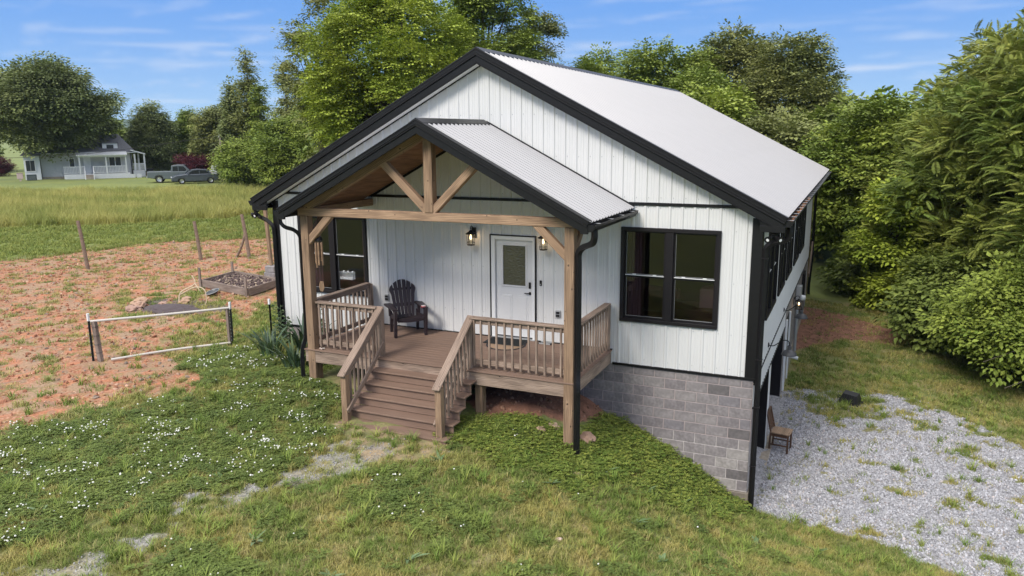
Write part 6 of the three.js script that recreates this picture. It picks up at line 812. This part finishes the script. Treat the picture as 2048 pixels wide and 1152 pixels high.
function tree(label, x, z, { top, bot, r, rz = r, type = 'broad', n = 5000, puffs = 60, puff = 0.30, color, vary = 0.3, shape = 'round', trunk = 0.2, bark = M.bark, scale = 1, group, name = 'tree', lean = 0, sparse = 0, category = 'tree' }) {
  const q = mulberry(treeSeed += 17), y0 = ground(x, z), o = thing(name, label, category, [x, y0, z], 0, group), cy = (top + bot) / 2 - y0, ry = (top - bot) / 2, C = [];
  for (let i = 0; i < puffs; i++) { // puff centres through the crown, most of them near its skin
    let t, a, f, y, px, pz; if (shape === 'cone' || shape === 'column') { t = q() ** (shape === 'cone' ? 1.25 : 1.0); a = q() * 6.283; const w = shape === 'cone' ? (1 - t) * 0.95 + 0.06 : Math.sin(Math.PI * clamp(0.12 + 0.80 * t)) ** 0.7; f = (0.35 + 0.55 * Math.sqrt(q())) * w; y = cy - ry + 2 * ry * t * 0.96; px = Math.cos(a) * r * f; pz = Math.sin(a) * rz * f; C.push([px + lean * t, y, pz, puff * Math.min(r, ry) * (0.55 + 0.6 * q()) * (0.45 + 0.6 * w)]); }
    else { const u = q() * 2 - 1, s = Math.sqrt(1 - u * u); a = q() * 6.283; f = 0.30 + 0.58 * Math.cbrt(q()); C.push([Math.cos(a) * s * r * f + lean * u, cy + u * ry * f, Math.sin(a) * s * rz * f, puff * Math.min(r, ry) * (0.65 + 0.7 * q())]); }
  }
  // trunk and limbs
  const G = [], th = Math.max(0.4, cy - ry * 0.1), bend = 0.06 * th * (q() - 0.5); G.push(tubeGeo([[0, -0.4, 0], [bend, th * 0.5, bend * 0.5], [bend * 0.5 + lean * 0.3, th, 0], [lean * 0.7, cy + ry * 0.55, 0]], trunk, trunk * 0.25, 9, 10));
  C.slice(0, Math.min(C.length, 26)).forEach((c, i) => { const h = Math.min(c[1] - 0.15, th * (0.45 + 0.6 * q())); if (h > 0.1) G.push(tubeGeo([[bend * 0.6, h, 0], [c[0] * 0.45, lerp(h, c[1], 0.55), c[2] * 0.45], [c[0], c[1], c[2]]], trunk * 0.34, trunk * 0.07, 5, 6)); });
  part('trunk', mergeGeometries(G), bark, o);
  // leaves
  const lists = [[], []], cols = [[], []], W = C.map(c => c[3] ** 2), sum = W.reduce((a, b) => a + b, 0), base = lin(...color[0]), alt = lin(...color[1]);
  C.forEach((c, i) => {
    const k = Math.round(n * W[i] / sum), tone = q(), dense = 1;
    for (let j = 0; j < k; j++) {
      let u = q() * 2 - 1; if (u < -0.2 && q() < 0.45) u = -u; const a = q() * 6.283, s = Math.sqrt(1 - u * u), rr = c[3] * (sparse ? Math.sqrt(q()) * 1.15 : 0.45 + 0.62 * Math.sqrt(q())), nx = Math.cos(a) * s, nz = Math.sin(a) * s, p = V(c[0] + nx * rr, c[1] + u * rr * 0.82, c[2] + nz * rr);
      if (p.y < 0.05) continue; const jt = type === 'frond' ? 1.5 : 0.6, out = V(nx + jt * (q() - 0.5), u * 0.35 - 0.06 + (type === 'frond' ? 1.1 : 0.6) * (q() - 0.5), nz + jt * (q() - 0.5)).normalize(), up = V(nx * 0.5, 1, nz * 0.5), sd = V(0, 0, 0).crossVectors(up, out).normalize(), yy = V(0, 0, 0).crossVectors(out, sd), sc = scale * (0.7 + 0.6 * q());
      const m = new THREE.Matrix4().makeBasis(sd.multiplyScalar(sc), yy.multiplyScalar(sc), out.multiplyScalar(sc)).setPosition(p), v = q() < 0.5 ? 0 : 1; lists[v].push(m); const w = 1 + vary * (q() - 0.5) * 1.2; cols[v].push(new THREE.Color().copy(base).lerp(alt, clamp(tone * 0.75 + 0.35 * (q() - 0.3))).multiplyScalar(w));
    }
  });
  lists.forEach((l, v) => { if (l.length) instanced('crown', SPRAY[type][v], crownMat, l, o, cols[v]); });
  return o;
}
const G1 = [[0.13, 0.18, 0.045], [0.27, 0.32, 0.075]], G2 = [[0.235, 0.315, 0.040], [0.42, 0.47, 0.07]], G3 = [[0.15, 0.19, 0.07], [0.30, 0.33, 0.125]], G4 = [[0.175, 0.205, 0.068], [0.32, 0.33, 0.11]], G5 = [[0.175, 0.245, 0.046], [0.33, 0.38, 0.07]], PU = [[0.085, 0.014, 0.026], [0.14, 0.028, 0.042]], SU = [[0.15, 0.215, 0.042], [0.37, 0.38, 0.085]];
tree('big spreading dark green maple in front of the farmhouse', -82.5, -46.4, { top: 14.9, bot: 4.3, r: 6.9, type: 'tiny', n: 5600, puffs: 80, puff: 0.25, color: G3, trunk: 0.42, scale: 2.0 });
tree('dense conical tree beside the farmhouse side porch', -80.2, -57.8, { top: 10.3, bot: 1.9, r: 2.3, type: 'tiny', n: 2640, puffs: 60, puff: 0.5, color: G3, shape: 'column', trunk: 0.3, scale: 1.5 });
tree('mid green tree between the conical tree and the red maple', -78.6, -62.0, { top: 9.9, bot: 1.5, r: 2.6, type: 'tiny', n: 2310, puffs: 50, puff: 0.42, color: G5, shape: 'cone', trunk: 0.25, scale: 1.5 });
tree('rounded green tree standing left behind the utility pole', -66.3, -55.0, { top: 10.2, bot: 2.2, r: 2.4, type: 'tiny', n: 2310, puffs: 46, puff: 0.42, color: G4, trunk: 0.25, scale: 1.5 }).userData.label = 'rounded green tree standing behind the utility pole';
tree('purple leaved ornamental maple behind the parked pickup', -67.2, -52.6, { top: 4.5, bot: 2.2, r: 2.7, type: 'tiny', n: 1760, puffs: 40, puff: 0.5, color: PU, trunk: 0.12, scale: 0.8, name: 'maple' }); tree('purple leaved shrub at the far end of the farmhouse wing', -95.5, -47.5, { top: 4.2, bot: 2.0, r: 1.7, type: 'tiny', n: 770, puffs: 20, puff: 0.5, color: PU, trunk: 0.1, scale: 0.8, name: 'maple' });
tree('tallest slender poplar with thin pointed tops beyond the field', -54.0, -46.6, { top: 15.2, bot: 2.2, r: 2.2, type: 'fine', n: 1500, puffs: 90, puff: 0.25, color: G4, shape: 'cone', trunk: 0.2, bark: M.barkPale, scale: 2.0, sparse: 1 }); tree('slender poplar shorter than its neighbour beyond the field', -49.2, -46.4, { top: 13.4, bot: 2.0, r: 1.9, type: 'fine', n: 1000, puffs: 70, puff: 0.25, color: G4, shape: 'cone', trunk: 0.18, bark: M.barkPale, scale: 2.0, sparse: 1 });
tree('thin poplar spire between the two taller poplars', -51.6, -45.4, { top: 11.6, bot: 2.0, r: 1.5, type: 'fine', n: 1000, puffs: 50, puff: 0.30, color: G5, shape: 'cone', trunk: 0.14, bark: M.barkPale, scale: 1.8, sparse: 1 }); tree('dark slender tree close beside the tallest poplar', -57.0, -47.5, { top: 12.0, bot: 2.0, r: 1.6, type: 'fine', n: 1700, puffs: 50, puff: 0.34, color: G3, shape: 'cone', trunk: 0.18, scale: 2.0, sparse: 1 });
tree('bushy yellow green tree at the field edge by the utility pole', -51.0, -43.4, { top: 6.2, bot: 1.7, r: 2.9, type: 'tiny', n: 2340, puffs: 46, puff: 0.36, color: G5, trunk: 0.2, scale: 1.35 }); tree('leafy yellow green tree at the field edge next to the house roof', -43.0, -40.2, { top: 8.2, bot: 1.8, r: 3.6, type: 'tiny', n: 3060, puffs: 56, puff: 0.34, color: G5, trunk: 0.22, scale: 1.35 });
tree('dark green tree filling behind the poplars', -53.5, -56.2, { top: 10.4, bot: 1.6, r: 4.6, type: 'tiny', n: 2475, puffs: 50, puff: 0.32, color: G1, trunk: 0.3, scale: 1.7 }); tree('dark tree behind the yellow green tree at the roof edge', -40.5, -47.0, { top: 10.6, bot: 1.6, r: 3.8, type: 'tiny', n: 2310, puffs: 46, puff: 0.34, color: G1, trunk: 0.3, scale: 1.7 });
// behind the house
tree('large bright green maple rising behind the gable', -23.6, -25.0, { top: 15.6, bot: 3.0, r: 4.9, type: 'broad', n: 12150, puffs: 120, puff: 0.25, color: G2, trunk: 0.4, scale: 0.95 }); tree('tall darker maple behind the ridge of the house', -21.4, -32.6, { top: 17.4, bot: 4.0, r: 3.3, type: 'broad', n: 8100, puffs: 80, puff: 0.30, color: G5, trunk: 0.35, scale: 1.0 });
tree('thin sparse tree with open twigs beside the tall maple', -19.0, -36.2, { top: 15.0, bot: 5.0, r: 2.0, type: 'fine', n: 900, puffs: 46, puff: 0.30, color: G4, shape: 'column', trunk: 0.15, scale: 1.5, sparse: 1 }); tree('open crowned tree with dark fringe on the field side of the maple', -29.5, -26.0, { top: 15.2, bot: 4.0, r: 2.2, type: 'fine', n: 1500, puffs: 50, puff: 0.32, color: G4, shape: 'column', trunk: 0.18, scale: 1.5, sparse: 1 });
tree('yellow green tree showing low behind the roof ridge', -15.5, -40.4, { top: 12.6, bot: 3.0, r: 3.0, type: 'broad', n: 3380, puffs: 46, puff: 0.34, color: G5, trunk: 0.25, scale: 1.1 }); tree('broad green tree behind the middle of the roof', -9.2, -33.0, { top: 12.6, bot: 1.5, r: 4.0, type: 'broad', n: 8450, puffs: 85, puff: 0.28, color: G5, trunk: 0.35, scale: 1.0 });
tree('tall open tree with dark tips behind the roof', -6.4, -39.5, { top: 13.9, bot: 2.0, r: 3.2, type: 'broad', n: 4680, puffs: 60, puff: 0.30, color: G4, trunk: 0.3, scale: 1.1 }); tree('rounded dense tree at the end of the wooded row behind the roof', -2.5, -36.0, { top: 12.6, bot: 1.5, r: 3.3, type: 'broad', n: 6760, puffs: 80, puff: 0.28, color: G4, trunk: 0.3, scale: 1.0 });
tree('pale olive tree low behind the far roof edge', -2.0, -25.5, { top: 7.4, bot: 0.6, r: 2.8, type: 'broad', n: 4200, puffs: 60, puff: 0.32, color: G4, trunk: 0.2, scale: 1.2 }); tree('mid green tree behind the rear corner of the house', -5.8, -27.0, { top: 8.6, bot: 1.2, r: 3.0, type: 'broad', n: 4200, puffs: 60, puff: 0.32, color: G5, trunk: 0.2, scale: 1.25 });
// the wood beside the gravel lot
tree('broadleaf tree by the rear corner of the house at the wood edge', 2.0, -22.0, { top: 8.3, bot: -0.2, r: 2.5, type: 'broad', n: 5200, puffs: 70, puff: 0.33, color: G5, trunk: 0.18 }); tree('bright green young tree at the wood edge near the rear deck', 2.9, -16.6, { top: 4.9, bot: 0.3, r: 1.3, type: 'broad', n: 1700, puffs: 34, puff: 0.36, color: G2, trunk: 0.09, shape: 'column', scale: 0.9 });
tree('sumac with feathery fronds behind the bright young tree', 4.3, -18.6, { top: 8.7, bot: 0.0, r: 2.3, type: 'frond', scale: 0.64, n: 8143, puffs: 60, puff: 0.34, color: SU, trunk: 0.12, group: 'sumac trees along the lot' }); tree('sumac with feathery fronds at the bend of the wood edge', 5.6, -15.0, { top: 9.5, bot: 0.2, r: 2.5, type: 'frond', scale: 0.64, n: 9396, puffs: 66, puff: 0.33, color: SU, trunk: 0.12, group: 'sumac trees along the lot' });
tree('tall sumac with tan tipped fronds over the lot', 7.0, -12.6, { top: 11.0, bot: 0.8, r: 2.7, type: 'frond', scale: 0.64, n: 10022, puffs: 70, puff: 0.32, color: SU, trunk: 0.13, group: 'sumac trees along the lot' }); tree('tallest sumac leaning over the gravel lot', 7.6, -10.0, { top: 12.0, bot: 1.2, r: 2.8, type: 'frond', scale: 0.64, n: 9396, puffs: 66, puff: 0.32, color: SU, trunk: 0.13, group: 'sumac trees along the lot' });
tree('dark topped sumac crown standing out above the wood', 5.4, -18.2, { top: 10.6, bot: 7.0, r: 1.0, type: 'frond', scale: 0.64, n: 216, puffs: 12, puff: 0.5, color: G3, trunk: 0.08, sparse: 1, group: 'sumac trees along the lot' });
tree('low leafy shrub with bare grey branches overhanging the gravel', 6.1, -9.7, { top: 3.4, bot: 0.1, r: 2.1, type: 'fine', n: 4200, puffs: 60, puff: 0.34, color: G5, trunk: 0.07, name: 'shrub', category: 'shrub' }); tree('dark low shrub in the shade of the sumacs', 4.7, -13.0, { top: 2.9, bot: 0.0, r: 1.7, type: 'broad', n: 2400, puffs: 44, puff: 0.36, color: G1, trunk: 0.07, name: 'shrub', category: 'shrub' }); tree('shrub at the edge of the red dirt bank', 2.4, -18.6, { top: 2.6, bot: 0.1, r: 1.4, type: 'broad', n: 1500, puffs: 34, puff: 0.4, color: G1, trunk: 0.06, name: 'shrub', category: 'shrub' }); tree('wide dark shrub behind the low leafy one', 7.6, -11.2, { top: 4.6, bot: 0.0, r: 2.3, type: 'broad', n: 3000, puffs: 50, puff: 0.34, color: G1, trunk: 0.08, name: 'shrub', category: 'shrub' });
for (const [x, z, t, r, l] of [[6.5, -25, 9.2, 4.2, 'tree deep in the wood behind the sumacs'], [11.5, -18, 10.5, 4.4, 'tall tree deep in the wood above the sumacs'], [12, -10, 11.5, 4.0, 'tree deep in the wood beyond the leaning sumac'], [0.5, -31, 8.5, 3.4, 'tree filling the gap behind the rear corner'], [-12, -46, 10.5, 5.0, 'distant tree filling between the roof trees'], [-33, -38, 9.5, 5.0, 'distant tree between the poplars and the maple'], [-95, -62, 9, 5, 'distant tree behind the farmhouse wing'], [-112, -52, 10, 6, 'distant tree beyond the purple shrub and the farmhouse wing'], [-86, -70, 8.5, 5, 'distant tree behind the farmhouse roof']]) tree(l, x, z, { top: t, bot: 0.4 + (x < -20 ? 1.5 : 0), r, type: 'big', n: 3200, puffs: 54, puff: 0.32, color: G1, trunk: 0.25, scale: x < -20 ? 1.9 : 1.3 });
{ const P = [[0, 0.2, 0], [-0.6, 0.9, 0.3], [-1.5, 1.5, 0.6], [-2.6, 1.75, 0.8]], o = thing('fallen_branch', 'bare grey dead branch poking out of the leafy shrub', 'branch', [7.4, ground(7.4, -9.0), -9.0]); const w = M.barkPale; tube('stem', o, w, P, 0.05, 0.018, 7); tube('twig', o, w, [[-1.5, 1.5, 0.6], [-2.1, 1.35, 1.0], [-2.7, 1.05, 1.1]], 0.02, 0.008, 5); tube('twig', o, w, [[-0.6, 0.9, 0.3], [-1.4, 0.8, 0.9], [-2.2, 0.45, 1.2]], 0.025, 0.008, 5); }
renderer.render(scene, camera);
